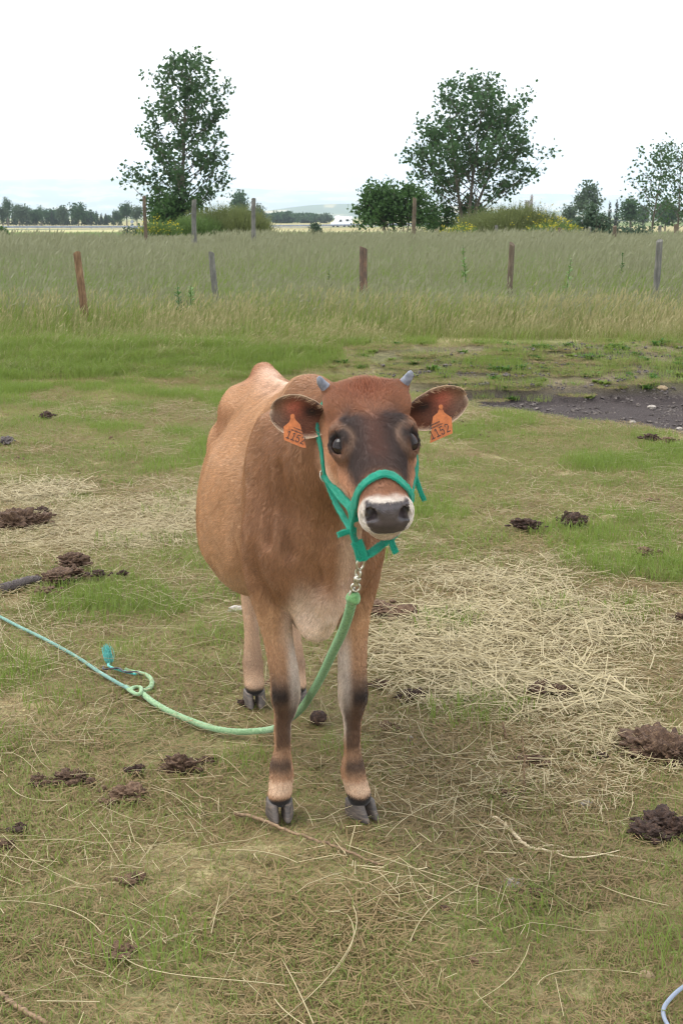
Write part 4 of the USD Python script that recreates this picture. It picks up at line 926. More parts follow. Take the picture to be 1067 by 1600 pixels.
def stalks(n, size, ln, rad, seed, zz=.02):
    """bent straws lying about"""
    r = np.random.RandomState(seed); out = []
    for _ in range(n):
        L = r.uniform(*ln); a = r.rand() * 2 * np.pi; p = np.array([*(r.rand(2) - .5) * size, r.uniform(.003, zz)]); pts = [p]; k = r.randn() * .10; kink = r.randint(1, 4) if r.rand() < .22 else 9
        for i in range(4):
            a += k * .5 + r.randn() * .035 + (r.choice([-1, 1]) * r.uniform(.4, 1.1) if i == kink else 0)
            p = p + np.array([math.cos(a), math.sin(a), 0]) * L / 4; p = np.array([p[0], p[1], max(.002, pts[-1][2] + r.randn() * L * .045)]); pts.append(p)
        out.append(sweep(np.array(pts), r.uniform(*rad), 4, caps=False))
    m = cat_meshes(out); return np.array(m.vertices), np.array(m.faces), np.zeros(len(m.vertices))
def seedheads(n, size, h, ln, wid, lean, seed, wind):
    r = np.random.RandomState(seed); b = np.concatenate([(r.rand(n, 2) - .5) * size, np.zeros((n, 1))], 1)
    hh = r.uniform(h[0], h[1], n); az = r.rand(n) * 2 * np.pi; l_ = r.uniform(0, lean, n); w3 = np.array([wind[0], wind[1], 0])
    d0 = np.stack([np.cos(az) * l_, np.sin(az) * l_, np.ones(n)], 1) + w3 * .5
    t = b + d0 * hh[:, None]; d1 = nrm(d0 + w3 * 1.6 + r.randn(n, 3) * .2); e = t + d1 * (r.uniform(ln[0], ln[1], n))[:, None]
    sd = np.stack([np.cos(az), np.sin(az) * .4, 0 * az], 1) * (r.uniform(wid[0], wid[1], n))[:, None]; st = np.stack([np.ones(n), 0 * az, 0 * az], 1) * .0016
    V = np.stack([b - st, b + st, t + st, t - st, (t * .6 + e * .4) + sd, e, (t * .6 + e * .4) - sd], 1).reshape(-1, 3); k = np.arange(n)[:, None, None] * 7
    return V, (k + np.array([[0, 1, 2], [0, 2, 3], [3, 2, 4], [3, 4, 6], [6, 4, 5]])[None]).reshape(-1, 3), np.tile([.1, .1, .8, .8, 1, 1, 1.0], n)
def merge(*parts):
    Vs, Fs, Ts, k = [], [], [], 0
    for V, F, t in parts: Vs.append(V); Fs.append(F + k); Ts.append(t); k += len(V)
    return np.vstack(Vs), np.vstack(Fs), np.concatenate(Ts)
def instancer(name, label, protos, pos, idx, yaw, scl, tilt=None):
    """protos: list of lists of (vertices, faces, tip), material"""
    pi = UsdGeom.PointInstancer.Define(stage, '/World/' + name); tag(pi.GetPrim(), label, None, None, 'stuff')
    paths = []
    for k, parts in enumerate(protos):
        x = UsdGeom.Xform.Define(stage, f'/World/{name}/clump_{k:03d}'); paths.append(x.GetPath())
        for (V, F, t), m in parts: obj('blades', (V, F), m, x.GetPrim(), smooth=False, extra={'tip': t})
    pi.CreatePrototypesRel().SetTargets(paths)
    pi.CreatePositionsAttr(Vt.Vec3fArray.FromNumpy(np.asarray(pos, np.float32))); pi.CreateProtoIndicesAttr(Vt.IntArray.FromNumpy(np.asarray(idx, np.int32)))
    yaw = np.asarray(yaw); q_ = np.stack([np.zeros_like(yaw), np.zeros_like(yaw), np.sin(yaw / 2), np.cos(yaw / 2)], 1)
    pi.CreateOrientationsAttr(Vt.QuathArray([Gf.Quath(float(c[3]), float(c[0]), float(c[1]), float(c[2])) for c in q_]))
    pi.CreateScalesAttr(Vt.Vec3fArray.FromNumpy(np.asarray(scl, np.float32)))
    return pi
def jitter_grid(y0, y1, cell, margin=.6, seed=0):
    r = np.random.RandomState(seed); out = []
    for y in np.arange(y0, y1, cell):
        hw = .272 * y + margin * 2.4; xs = np.arange(-hw, hw, cell); out.append(np.stack([xs, np.full_like(xs, y)], 1))
    p = np.vstack(out); return p + (r.rand(*p.shape) - .5) * cell, r
def px_blobs(x, y, blobs):
    px, py = to_px(x, y, gz(x, y)); return sum(w * np.exp(-((px - a) / rx) ** 2 - ((py - b) / ry) ** 2) for a, b, rx, ry, w in blobs)
GREEN = [(900, 850, 120, 40, 1.0), (1000, 715, 110, 28, 1.2), (20, 1055, 70, 30, .8), (400, 1320, 130, 45, 1.0), (660, 800, 110, 30, .9), (130, 610, 180, 25, .5), (300, 700, 160, 30, .5), (560, 1110, 120, 40, .6), (1030, 900, 80, 30, .8),
         (120, 1110, 110, 40, .5), (720, 950, 60, 25, .7), (330, 1180, 150, 40, .6), (690, 655, 200, 30, .4), (60, 780, 100, 25, .4), (250, 965, 120, 22, .35), (930, 1240, 120, 30, .3), (800, 1450, 160, 60, .2), (450, 1540, 120, 50, .3)]
DRYB = [(140, 835, 220, 42, 1.0), (270, 800, 90, 40, 1.0), (930, 985, 260, 75, .85), (880, 1090, 240, 90, .8), (960, 1190, 160, 60, .9), (60, 770, 90, 20, .7), (780, 900, 190, 40, .6), (690, 1000, 110, 50, .7), (500, 1400, 200, 60, .4), (150, 1500, 200, 60, .5), (560, 1520, 160, 60, .5), (800, 1290, 180, 50, .6), (650, 1220, 120, 70, .5), (70, 700, 80, 15, .5)]
WIND = (.16, 0)
pr_short = [[(blades(600, .42, (.010, .036), (.0012, .0024), (.2, 1.3), 11), M_short), (bits(900, .42, (.010, .045), (.0008, .0020), 12), M_dry)],
            [(blades(560, .42, (.010, .040), (.0012, .0024), (.2, 1.4), 13), M_short), (bits(850, .42, (.010, .05), (.0008, .0020), 14), M_dry)],
            [(blades(300, .42, (.010, .035), (.0012, .0022), (.3, 1.5), 15), M_short), (bits(1300, .42, (.010, .055), (.0008, .0020), 16, (.001, .02)), M_dry)],
            [(blades(620, .38, (.030, .085), (.0015, .0030), (.15, 1.1), 17), M_lush), (blades(260, .42, (.012, .04), (.0016, .0030), (.2, 1.3), 18), M_short)],
            [(blades(420, .30, (.025, .070), (.0015, .0028), (.15, 1.2), 19), M_lush), (blades(400, .42, (.012, .04), (.0016, .0030), (.2, 1.3), 20), M_short), (bits(450, .42, (.012, .06), (.0010, .0026), 21), M_dry)]]
P, r = jitter_grid(1.85, 13.3, .205, seed=1)
x, y = P.T
ins_, bank_ = pit_masks(x, y)
n1 = meshkit.fbm(np.stack([x * 1.3, y * 1.3, 0 * x], -1), 3, 31) - .5; n2 = meshkit.fbm(np.stack([x * 2.6, y * 2.6, 0 * x], -1), 2, 32) - .5
gr = px_blobs(x, y, GREEN) + n1 * 1.9 - .15 * sstep(3.3, 2.5, y); dr = px_blobs(x, y, DRYB) + n2 * 1.2 + .12 * sstep(3.3, 2.5, y)
_feet = to_world(np.array([[FA[0] - .03, FA[1][5], 0], [FB[0] - .03, FB[1][5], 0], [HA[0], HA[1], 0], [HB[0], HB[1], 0]]))
fd = np.min(np.stack([np.hypot(x - q_[0], (y - q_[1] + .06) * .8) for q_ in _feet]), 0)
gr = gr - 3 * sstep(.42, .25, fd)
idx = np.where(r.rand(len(x)) < sstep(.05, 1.15, gr - .6 * dr) * .9, np.where(r.rand(len(x)) < .4, 3, 4), np.where(dr + .35 * r.randn(len(x)) > .42, 2, np.where(r.rand(len(x)) < .5, 0, 1)))
keep = (r.rand(len(x)) > ins_ * 1.0) & (r.rand(len(x)) > .62 * bank_ * (n1 < .10)) & (r.rand(len(x)) > .03)
sc = r.uniform(.8, 1.25, len(x)); sz = sc * (1 + .55 * sstep(9, 12.5, y) * (1 - bank_)) * (1 - .55 * sstep(.34, .2, fd)); idx = np.where((y > 11.8) & (bank_ < .3) & (r.rand(len(x)) < .65), 3, idx)
pr_short.append([(blades(90, .20, (.025, .075), (.0016, .0030), (.2, 1.2), 22), M_lush), (blades(60, .24, (.02, .05), (.0014, .0026), (.2, 1.2), 23), M_short)])
def crumbs(n, size, seed):
    r_ = np.random.RandomState(seed); ms = []
    for k in range(n):
        m = trimesh.creation.icosphere(1, 1.0); v = np.array(m.vertices); s_ = r_.lognormal(-5.2, .5); m.vertices = v * (1 + .3 * r_.randn(len(v), 1)) * s_ * [1.5, 1.0, .7] + [*(r_.rand(2) - .5) * size, .010]; ms.append(m)
    m = cat_meshes(ms); return np.array(m.vertices), np.array(m.faces), np.zeros(len(m.vertices))
M_crumb = mat('brown_crumbs', {'g': ('geometry', {}), 'n': ('noise_texture', {'scale': 70.0, 'detail': 4.0}), 'r': ('rgb_ramp', {'ramp': [(.3, lin(58, 40, 30)), (.7, lin(120, 92, 68))]}), 'p': ('principled_bsdf', {'roughness': .9})}, [('g.position', 'n.vector'), ('n.fac', 'r.fac'), ('r.color', 'p.base_color')])
pr_short += [[(crumbs(9, .35, 24), M_crumb)], [(crumbs(5, .25, 25), M_crumb)]]
xe, re_ = jitter_grid(2.2, 13.0, .27, seed=9); ie, be = pit_masks(*xe.T); ne = meshkit.fbm(np.stack([xe[:, 0] * 1.7, xe[:, 1] * 1.7, 0 * xe[:, 0]], -1), 3, 33)
ke = (ie + be < .4) & (np.min(np.stack([np.hypot(xe[:, 0] - q_[0], xe[:, 1] - q_[1] + .06) for q_ in _feet]), 0) > .3); kt_ = ke & (re_.rand(len(xe)) < np.clip(2.2 * (ne - .36), .04, .8)); kc_ = ke & (re_.rand(len(xe)) < .07)
xt = np.vstack([xe[kt_], xe[kc_]]); it = np.r_[np.full(kt_.sum(), 5), 6 + re_.randint(0, 2, kc_.sum())]; st2 = np.repeat(re_.uniform(.7, 1.4, (len(xt), 1)), 3, 1)
keep_n = keep.sum(); x, y, idx, sc, sz = np.r_[x[keep], xt[:, 0]], np.r_[y[keep], xt[:, 1]], np.r_[idx[keep], it], np.r_[sc[keep], st2[:, 0]], np.r_[sz[keep], st2[:, 0]]; keep = np.ones(len(x), bool)
instancer('short_grass', 'short cropped grass and dry thatch of the trampled pasture', pr_short, np.stack([x, y, gz(x, y) + .001], 1)[keep], idx[keep], r.rand(keep.sum()) * 6.28, np.stack([sc, sc, sz], 1)[keep])
# loose straw
pr_straw = [[(stalks(46, .55, (.03, .20), (.0004, .0010), 41, .02), M_straw), (bits(120, .55, (.02, .09), (.0008, .0020), 47, (.004, .018)), M_straw)], [(stalks(34, .55, (.04, .26), (.0004, .0011), 42, .02), M_straw), (bits(100, .55, (.02, .09), (.0008, .0020), 48, (.004, .018)), M_straw)], [(stalks(70, .5, (.03, .17), (.0004, .0009), 43, .035), M_straw), (bits(420, .5, (.02, .09), (.0009, .0022), 46, (.004, .03)), M_straw)], [(stalks(18, .5, (.04, .26), (.0004, .0010), 44, .02), M_straw), (bits(30, .5, (.015, .07), (.0008, .0018), 49, (.004, .014)), M_straw)], [(bits(380, .55, (.05, .17), (.0015, .0034), 50, (.006, .035)), M_straw), (stalks(30, .55, (.06, .25), (.0010, .0018), 53, .05), M_straw)]]
P, r = jitter_grid(1.85, 11.0, .20, seed=2); x, y = P.T
dr = px_blobs(x, y, DRYB) + (meshkit.fbm(np.stack([x * 1.8, y * 1.8, 0 * x], -1), 3, 35) - .5) * .9; ins_, bank_ = pit_masks(x, y)
pr_ = np.clip(.32 + .36 * dr, .16, .78) * (1 - .45 * sstep(3.1, 2.5, y)) * (1 - np.clip(ins_ + bank_, 0, 1)) * (1 - .45 * sstep(6.5, 9, y))
keep = r.rand(len(x)) < pr_; idx = np.where(dr > .75, 2, np.where(dr > .3, r.randint(0, 2, len(x)), 3))
idx = np.where((y > 3.9) & (dr > .45) & (r.rand(len(x)) < .22), 4, idx)
reps = 1 + (dr > 1.25).astype(int)
ii = np.repeat(np.nonzero(keep)[0], reps[keep]); jx = x[ii] + r.randn(len(ii)) * .05; jy = y[ii] + r.randn(len(ii)) * .05
instancer('loose_straw', 'loose pale straw strewn over the cropped grass', pr_straw, np.stack([jx, jy, gz(jx, jy) + .012], 1), idx[ii], r.rand(len(ii)) * 6.28, np.repeat(r.uniform(.75, 1.15, (len(ii), 1)), 3, 1))
# band of taller drying grass below the fence and the long meadow grass behind
pr_tan = [[(blades(400, 1.0, (.12, .32), (.003, .0055), (.1, .7), 51 + k, round_=False, wind=WIND), M_tan), (blades(240, 1.0, (.10, .26), (.003, .006), (.1, .8), 61 + k, round_=False), M_lush), (seedheads(120, 1.0, (.18, .36), (.05, .10), (.004, .008), .25, 71 + k, WIND), M_tan)] for k in range(3)]
pr_mid = [[(blades(560, 1.0, (.06, .17), (.003, .005), (.1, .9), 81 + k, round_=False), M_lush), (blades(200, 1.0, (.10, .24), (.003, .005), (.1, .7), 84 + k, round_=False, wind=WIND), M_tan)] for k in range(2)]
pr_grn = [[(blades(460, 1.0, (.14, .36), (.003, .006), (.1, .7), 151 + k, round_=False, wind=WIND), M_lush), (blades(220, 1.0, (.12, .34), (.003, .005), (.1, .6), 161 + k, round_=False, wind=WIND), M_tan), (seedheads(40, 1.0, (.22, .42), (.05, .10), (.004, .008), .25, 171 + k, WIND), M_tan)] for k in range(2)]
P, r = jitter_grid(12.3, 15.6, .36, .9, seed=3); x, y = P.T; ins_, bank_ = pit_masks(x, y)
n1 = meshkit.fbm(np.stack([x * .7, y * .7, 0 * x], -1), 3, 36) - .5
edge = 13.3 + n1 * 1.8 + .35 * sstep(-1.2, .2, x)
idx = np.where(y > edge + .2 * r.randn(len(x)), r.randint(0, 3, len(x)), 3 + r.randint(0, 2, len(x)))
keep = (idx < 3) | (r.rand(len(x)) > 1.0 * sstep(-1.4, -.2, x + n1))
sc = r.uniform(.85, 1.15, len(x)); sz = sc * (1 + .3 * n1) * np.where(idx < 3, sstep(12.9, 15.2, y) * .7 + .3, .28 + .60 * sstep(12.2, 14.6, y))
idx = np.where((idx < 3) & (r.rand(len(x)) < np.clip(.48 - .17 * x + 1.6 * n1 + .2 * sstep(14.4, 15.6, y) * sstep(1, -2, x), .03, .92)), 5 + (idx % 2), idx)
instancer('drying_grass', 'knee high straw coloured grass in front of the fence', pr_tan + pr_mid + pr_grn, np.stack([x, y, gz(x, y) - .01], 1)[keep], idx[keep], (r.rand(keep.sum()) - .5) * 1.2, np.stack([sc, sc, sz], 1)[keep])
pr_tall = [[(blades(430, 1.2, (.35, .75), (.004, .008), (.1, .55), 91 + k, round_=False, wind=WIND), M_tall), (seedheads((40, 130, 250)[k], 1.2, (.50, .86), (.07, .16), (.007, .015), .22, 95 + k, WIND), M_head)] for k in range(3)] + \
          [[(blades(520, 1.2, (.35, .68), (.005, .009), (.1, .55), 99, round_=False, wind=WIND), M_lush), (seedheads(80, 1.2, (.45, .70), (.07, .13), (.006, .011), .22, 98, WIND), M_head)]]
P, r = jitter_grid(15.0, 40.5, .62, 1.4, seed=4); x, y = P.T
n1 = meshkit.fbm(np.stack([x * .35, y * .16, 0 * x], -1), 3, 37) - .5
idx = np.where(r.rand(len(x)) < np.clip(sstep(31, 17, y) * .95 + 1.6 * n1 - .05, 0, .96), 3, np.clip(np.floor(.9 + 6 * (meshkit.fbm(np.stack([x * .5, y * .25, 0 * x + 5], -1), 3, 44) - .5) + r.randn(len(x)) * .5 + 1.1 * sstep(22, 34, y)), 0, 2).astype(int))
sc = r.uniform(.9, 1.15, len(x)); sz = sc * (.82 + .5 * n1) * (.70 + .38 * sstep(15, 21, y))
instancer('meadow_grass', 'tall seeding meadow grass with greyish pink heads beyond the fence', pr_tall, np.stack([x, y, gz(x, y) - .02], 1), idx, (r.rand(len(x)) - .5) * 1.0, np.stack([sc * 1.05, sc * 1.05, sz], 1))
pr_far = [[(blades(420, 2.4, (.18, .42), (.012, .022), (.1, .6), 101 + k, round_=False, wind=WIND), M_meadow)] for k in range(2)]
P, r = jitter_grid(41.0, 112, 1.7, 3.0, seed=5); x, y = P.T
instancer('far_meadow', 'green meadow grass around the trees', pr_far, np.stack([x, y, gz(x, y) - .03], 1), r.randint(0, 2, len(x)), r.rand(len(x)) * 6.28, np.repeat(r.uniform(.8, 1.2, (len(x), 1)), 3, 1))
# clods of bare soil
M_clod = mat('soil_clods', {'g': ('geometry', {}), 'n': ('noise_texture', {'scale': 40.0, 'detail': 4.0}), 'r': ('rgb_ramp', {'ramp': [(.3, lin(56, 50, 48)), (.55, lin(88, 80, 76)), (.75, lin(124, 114, 106))]}), 'p': ('principled_bsdf', {'roughness': .95})}, [('g.position', 'n.vector'), ('n.fac', 'r.fac'), ('r.color', 'p.base_color')])
def clods(n, size, seed):
    r = np.random.RandomState(seed); ms = []
    for k in range(n):
        m = trimesh.creation.icosphere(1, 1.0); v = np.array(m.vertices); s_ = r.lognormal(-5.15, .5); m.vertices = v * (1 + .45 * r.randn(len(v), 1) * .6) * s_ * [1.2, 1.2, .7] + [*(r.rand(2) - .5) * size, s_ * .3]; ms.append(m)
    m = cat_meshes(ms); return np.array(m.vertices), np.array(m.faces), np.zeros(len(m.vertices))
P, r = jitter_grid(8.2, 13.6, .34, .5, seed=8); x, y = P.T; ins_, bank_ = pit_masks(x, y); keep = r.rand(len(x)) < np.clip(ins_ + .8 * bank_, 0, 1)
instancer('soil_clods', 'crumbly dark clods of bare earth in the muddy hollow and on its bank', [[(clods(46, .5, 181), M_clod)], [(clods(70, .5, 182), M_clod)]], np.stack([x, y, gz(x, y)], 1)[keep], r.randint(0, 2, keep.sum()), r.rand(keep.sum()) * 6.28, np.repeat(r.uniform(.8, 1.3, (keep.sum(), 1)), 3, 1))
# low weeds on the bank and in the hollow
def rosette(n, rad, seed):
    r = np.random.RandomState(seed); Vs, Fs = [], []
    for k in range(n):
        a = r.rand() * 6.28; L = rad * r.uniform(.5, 1.1); w_ = L * .22; el = r.uniform(.25, 1.1); d = np.array([math.cos(a), math.sin(a), el]); d = d / np.linalg.norm(d); s_ = np.array([-math.sin(a), math.cos(a), 0]) * w_
        b = np.array([r.randn() * rad * .25, r.randn() * rad * .25, 0]); m_ = b + d * L * .55 + [0, 0, L * .06]; e = b + d * L + [0, 0, -L * .12]
        Vs.append(np.array([b, m_ - s_, m_ + s_, e])); Fs.append(np.array([[0, 1, 2], [1, 3, 2]]) + 4 * k)
    return np.vstack(Vs), np.vstack(Fs), np.zeros(4 * n)
P, r = jitter_grid(8.4, 13.8, .20, .5, seed=6); x, y = P.T; ins_, bank_ = pit_masks(x, y)
n1 = meshkit.fbm(np.stack([x * 1.5, y * 1.5, 0 * x], -1), 3, 38)
keep = r.rand(len(x)) < np.clip(bank_ * (.28 + 1.2 * sstep(.40, .52, n1)) * .85 + ins_ * .03 * (n1 > .5), 0, 1)
instancer('bank_weeds', 'low leafy weeds growing on the dark bank behind the muddy hollow', [[(rosette(40, .07, 111), M_broad), (blades(50, .24, (.03, .10), (.002, .004), (.2, 1.1), 115), M_lush)], [(rosette(14, .06, 112), M_broad), (blades(130, .26, (.04, .13), (.002, .004), (.2, 1.0), 113), M_lush)], [(rosette(60, .055, 114), M_lush)], [(blades(150, .28, (.03, .11), (.002, .004), (.2, 1.1), 116), M_short), (rosette(10, .05, 117), M_meadow)]],
          np.stack([x, y, gz(x, y)], 1)[keep], r.randint(0, 4, keep.sum()), r.rand(keep.sum()) * 6.28, np.repeat(r.uniform(.6, 1.35, (keep.sum(), 1)), 3, 1))

# ------------------------------------------------------------------ trees and bushes
def leaf_quads(c, size, r, n_bias=None, aspect=1.0, fold=.25):
    """leaf-sized folded faces at points c"""
    n = len(c); nn = nrm(r.randn(n, 3) + (np.array([0, 0, .6]) if n_bias is None else n_bias)); a = nrm(np.cross(nn, r.randn(n, 3))); b = np.cross(nn, a)
    s_ = (size * r.uniform(.7, 1.25, n))[:, None]
    V = np.stack([c - a * s_ * .55, c + b * s_ * .42 * aspect + nn * s_ * fold * .4, c + a * s_ * .6, c - b * s_ * .42 * aspect + nn * s_ * fold * .4], 1).reshape(-1, 3)
    k = np.arange(n)[:, None, None] * 4; return V, (k + np.array([[0, 2, 1], [0, 3, 2]])[None]).reshape(-1, 3)
def env_at(env, z, az):
    l_ = np.interp(z, [e[0] for e in env], [e[1] for e in env]); r_ = np.interp(z, [e[0] for e in env], [e[2] for e in env]); c = math.cos(az)
    side = r_ if c > 0 else l_; depth = (l_ + r_) / 2
    return math.hypot(side * c, depth * math.sin(az)) if True else side
def tree(name, label, base, env, stems, nb, leaf, leaves_per, seed, lmat, cat='tree', group=None, trunk_r=.12, rise=(.6, 1.1), twigs=8, spread=.17, first=.12, low=0.0):
    """stems: list of (dx, top height, lean); limbs reach to the crown's outline, twigs and leaf clumps hang along their outer part"""
    r = np.random.RandomState(seed); t = thing(name, label, cat, base, group=group); wood, cl = [], []
    H = env[-1][0]
    for k, (dx, top, lean) in enumerate(stems):
        tp = spline([(dx * .3, 0, -.1), (dx * .7 + r.randn() * .05, r.randn() * .08, top * .35), (dx + lean * .6, r.randn() * .12, top * .7), (dx + lean, r.randn() * .1, top)], 26)
        wood.append(sweep(tp, np.linspace(trunk_r, trunk_r * .10, 26), 8, caps=False))
        nk = int(nb / len(stems))
        for i in range(nk):
            f = first + (1 - first) * (i + r.rand()) / nk; p0 = np.array([np.interp(f, np.linspace(0, 1, 26), tp[:, c]) for c in range(3)])
            az = i * 2.39996 + r.randn() * .4; up_ = r.uniform(*rise)
            # reach: until the outline
            L = .3
            while L < 9:
                q_ = p0 + np.array([math.cos(az), math.sin(az), up_]) * L
                if q_[2] > H * .99 or math.hypot(q_[0], q_[1]) > env_at(env, q_[2], math.atan2(q_[1], q_[0])): break
                L += .12
            L *= r.uniform(.72, 1.04); d = np.array([math.cos(az), math.sin(az), up_])
            bp = spline([p0, p0 + d * L * .5 + np.array([0, 0, -.06 * L]) + r.randn(3) * .05 * L, p0 + d * L + r.randn(3) * .04 * L], 9)
            wood.append(sweep(bp, np.linspace(max(.012, trunk_r * .30 * (1 - f * .6)), .006, 9), 5, caps=False))
            nt = max(3, int(twigs * L / 1.6))
            for j in range(nt):
                g_ = r.uniform(.30, 1.02); c0 = np.array([np.interp(g_, np.linspace(0, 1, 9), bp[:, c]) for c in range(3)]); td = nrm(r.randn(3) * [1, 1, .7] + d * .7 + [0, 0, .25]) * r.uniform(.2, .55) * min(1, L / 1.5)
                e = c0 + td; wood.append(sweep(np.array([c0, (c0 + e) / 2 + [0, 0, .02], e]), [.006, .005, .003], 3, caps=False))
                m = int(leaves_per * r.uniform(.5, 1.4)); u = r.rand(m, 1); cl.append(c0 + td * (.35 + .75 * u) + r.randn(m, 3) * spread * np.array([1, 1, .8]))
    c = np.vstack(cl); c = c[c[:, 2] > low]
    obj('trunk', cat_meshes(wood), M_bark, t, smooth=True); obj('crown', leaf_quads(c, leaf, r), lmat, t, smooth=False); return t
def base_at(px, y): return np.array([at(px, 338, y)[0], y, float(gz(np.array([at(px, 338, y)[0]]), np.array([y]))[0])])
def env_px(pxs, y, b):
    """outline rows seen at (py, left px, right px) -> heights and reaches at distance y"""
    return [(at(0, py, y)[2] - b[2], b[0] - at(l_, py, y)[0], at(r_, py, y)[0] - b[0]) for py, l_, r_ in pxs]
b1 = base_at(284, 55)
tree('poplar_tree', 'tall ragged poplar standing alone behind the left part of the meadow', b1, env_px([(372, 268, 300), (345, 228, 318), (320, 222, 335), (300, 206, 345), (270, 197, 352), (240, 208, 360), (205, 212, 352), (180, 228, 356), (150, 236, 376), (125, 244, 362), (105, 256, 345), (92, 266, 332), (80, 276, 322)], 55, b1),
     [(0.05, 7.6, .25)], 84, .155, 14, 5, M_poplar, trunk_r=.13, twigs=6.5, spread=.15, first=.14)
b2 = base_at(735, 56)
tree('poplar_tree', 'broad airy poplar with several stems rising behind the brown bush', b2, env_px([(372, 690, 760), (340, 660, 790), (310, 650, 815), (280, 640, 835), (255, 632, 846), (238, 628, 852), (215, 640, 842), (190, 655, 835), (165, 682, 824), (140, 692, 816), (125, 705, 806), (118, 722, 795)], 56, b2),
     [(-.72, 6.6, -.25), (.05, 7.0, .35), (.55, 5.6, .9)], 104, .155, 12, 15, M_poplar, trunk_r=.095, twigs=6.5, spread=.15, first=.22)
b3 = base_at(1021, 50)
tree('young_poplar_tree', 'slim young poplar with open crown near the right edge', b3, env_px([(362, 1010, 1030), (330, 990, 1040), (300, 982, 1058), (270, 988, 1052), (240, 1000, 1048), (215, 1008, 1036), (207, 1012, 1030)], 50, b3), [(.0, 3.7, .2)], 30, .115, 9, 25, M_poplar, trunk_r=.055, twigs=8, first=.3)
b4 = base_at(1058, 52)
tree('young_poplar_tree', 'young poplar cut by the right edge of the picture', b4, env_px([(366, 1050, 1066), (335, 1036, 1085), (300, 1030, 1092), (265, 1032, 1090), (230, 1036, 1086), (205, 1046, 1075)], 52, b4), [(.0, 3.9, .1)], 34, .115, 10, 26, M_poplar, trunk_r=.06, twigs=8, first=.25)
def bush(name, label, px, y, w_px, top_py, seed, kind='leafy', lmat=None, flowers=0, depth=.8, size=.1, n=3600, group=None, cat='bush', fl_bias=0.0):
    """a mound of leaf clumps (or of upright twigs) with an uneven outline"""
    r = np.random.RandomState(seed); b = base_at(px, y); h = at(0, top_py, y)[2] - b[2]; rx = w_px / FPX * y * 1.0 / 2; t = thing(name, label, cat, b, group=group)
    nl = max(7, int(rx * 7)); lob = [(r.uniform(-.72, .72) * rx, r.uniform(-.6, .6) * rx * depth, 0) for _ in range(nl)]
    lobes = [(lx, ly, h * r.uniform(.92, 1.12) * (1 - .36 * (abs(lx) / rx) ** 2.2), rx * r.uniform(.30, .46)) for lx, ly, _ in lob]
    per = n // nl; cl, st, fl = [], [], []
    for lx, ly, lh, lr in lobes:
        if kind == 'leafy':
            k = max(5, per // 26); u = nrm(r.randn(k, 3)); u[:, 2] = np.abs(u[:, 2]) * 1.2 - .15; cc = np.array([lx, ly, lh * .5]) + u * np.array([lr, lr, lh * .5]) * r.uniform(.55, 1.05, (k, 1))
            for c in cc: cl.append(c + r.randn(26, 3) * np.array([.14, .14, .11]) * (.5 + h * .22))
            for _ in range(3): e = np.array([lx, ly, lh * .8]) + r.randn(3) * lr * .5; st.append(sweep(np.array([[lx * .3, ly * .3, 0], [lx * .7, ly * .7, lh * .45], e]), [.03, .022, .006], 5, caps=False))
        else:
            a = r.rand(per) * 6.28; q_ = np.sqrt(r.rand(per)); root = np.stack([lx + lr * .55 * q_ * np.cos(a), ly + lr * .55 * q_ * np.sin(a), r.uniform(0, .35, per) * lh], 1)
            d = nrm(np.stack([np.cos(a) * q_ * .75, np.sin(a) * q_ * .75, np.full(per, 1.0)], 1) + r.randn(per, 3) * .18); L = (lh - root[:, 2]) * r.uniform(.84, 1.0, per) * (1 - .35 * q_ ** 2)
            cl.append(np.concatenate([root, d * L[:, None]], 1))
    if kind == 'leafy':
        c = np.vstack(cl); c[:, 2] = np.abs(c[:, 2]) + .03; obj('stems', cat_meshes(st), M_bark, t, smooth=True); obj('foliage', leaf_quads(c, size, r), lmat, t, smooth=False); tips = c
    else:
        q_ = np.vstack(cl); root, d = q_[:, :3], q_[:, 3:]; k = len(q_); sd = nrm(np.cross(d, r.randn(k, 3))) * (size * .10)
        V = np.stack([root - sd, root + sd, root + d * .6 + sd * .9, root + d * .6 - sd * .9, root + d], 1).reshape(-1, 3); F = (np.arange(k)[:, None, None] * 5 + np.array([[0, 1, 2], [0, 2, 3], [3, 2, 4]])[None]).reshape(-1, 3)
        obj('stems', (V, F), lmat, t, smooth=False); tips = root + d * r.uniform(.55, 1, (k, 1))
        c = tips + r.randn(k, 3) * .03; obj('foliage', leaf_quads(c, size * .55, r, aspect=.5), lmat, t, smooth=False)
    if flowers:
        w_ = np.exp(-((tips[:, 0] / rx - fl_bias) / .35) ** 2) * (tips[:, 1] < rx * .35) if fl_bias else np.ones(len(tips)) * (tips[:, 1] < rx * .4)
        i = r.choice(len(tips), flowers, p=w_ / w_.sum()); tag(obj('flowers', leaf_quads(np.repeat(tips[i] + r.randn(flowers, 3) * .04 + [0, -.03, .03], 4, 0) + r.randn(flowers * 4, 3) * .045, size * .42, r), M_yellow, t, smooth=False), kind='stuff')
    return t
bush('dark_bush', 'dense dark green bush under the left side of the broad poplar', 628, 53, 128, 280, 3, lmat=M_darkleaf, n=7800, size=.12)
bush('dark_bush', 'low dark bush around the stems of the broad poplar', 712, 57, 100, 308, 4, lmat=M_darkleaf, n=3600, size=.12)
bush('dark_bush', 'dark undergrowth at the foot of the tall left poplar', 272, 54, 100, 300, 5, lmat=M_darkleaf, n=4600, size=.12)
bush('broom_bush', 'rounded olive brown broom bush right of the tall left poplar', 352, 47, 132, 312, 6, 'twiggy', M_broom, n=7000, size=.13)
bush('broom_bush', 'green broom clump between the left poplar and the brown broom', 302, 46, 80, 330, 7, 'twiggy', M_broomg, n=3600, size=.13)
bush('broom_bush', 'wide brown green broom mound in front of the broad poplar', 806, 46, 165, 313, 8, 'twiggy', M_broom, n=9000, size=.13, flowers=160, fl_bias=.55)
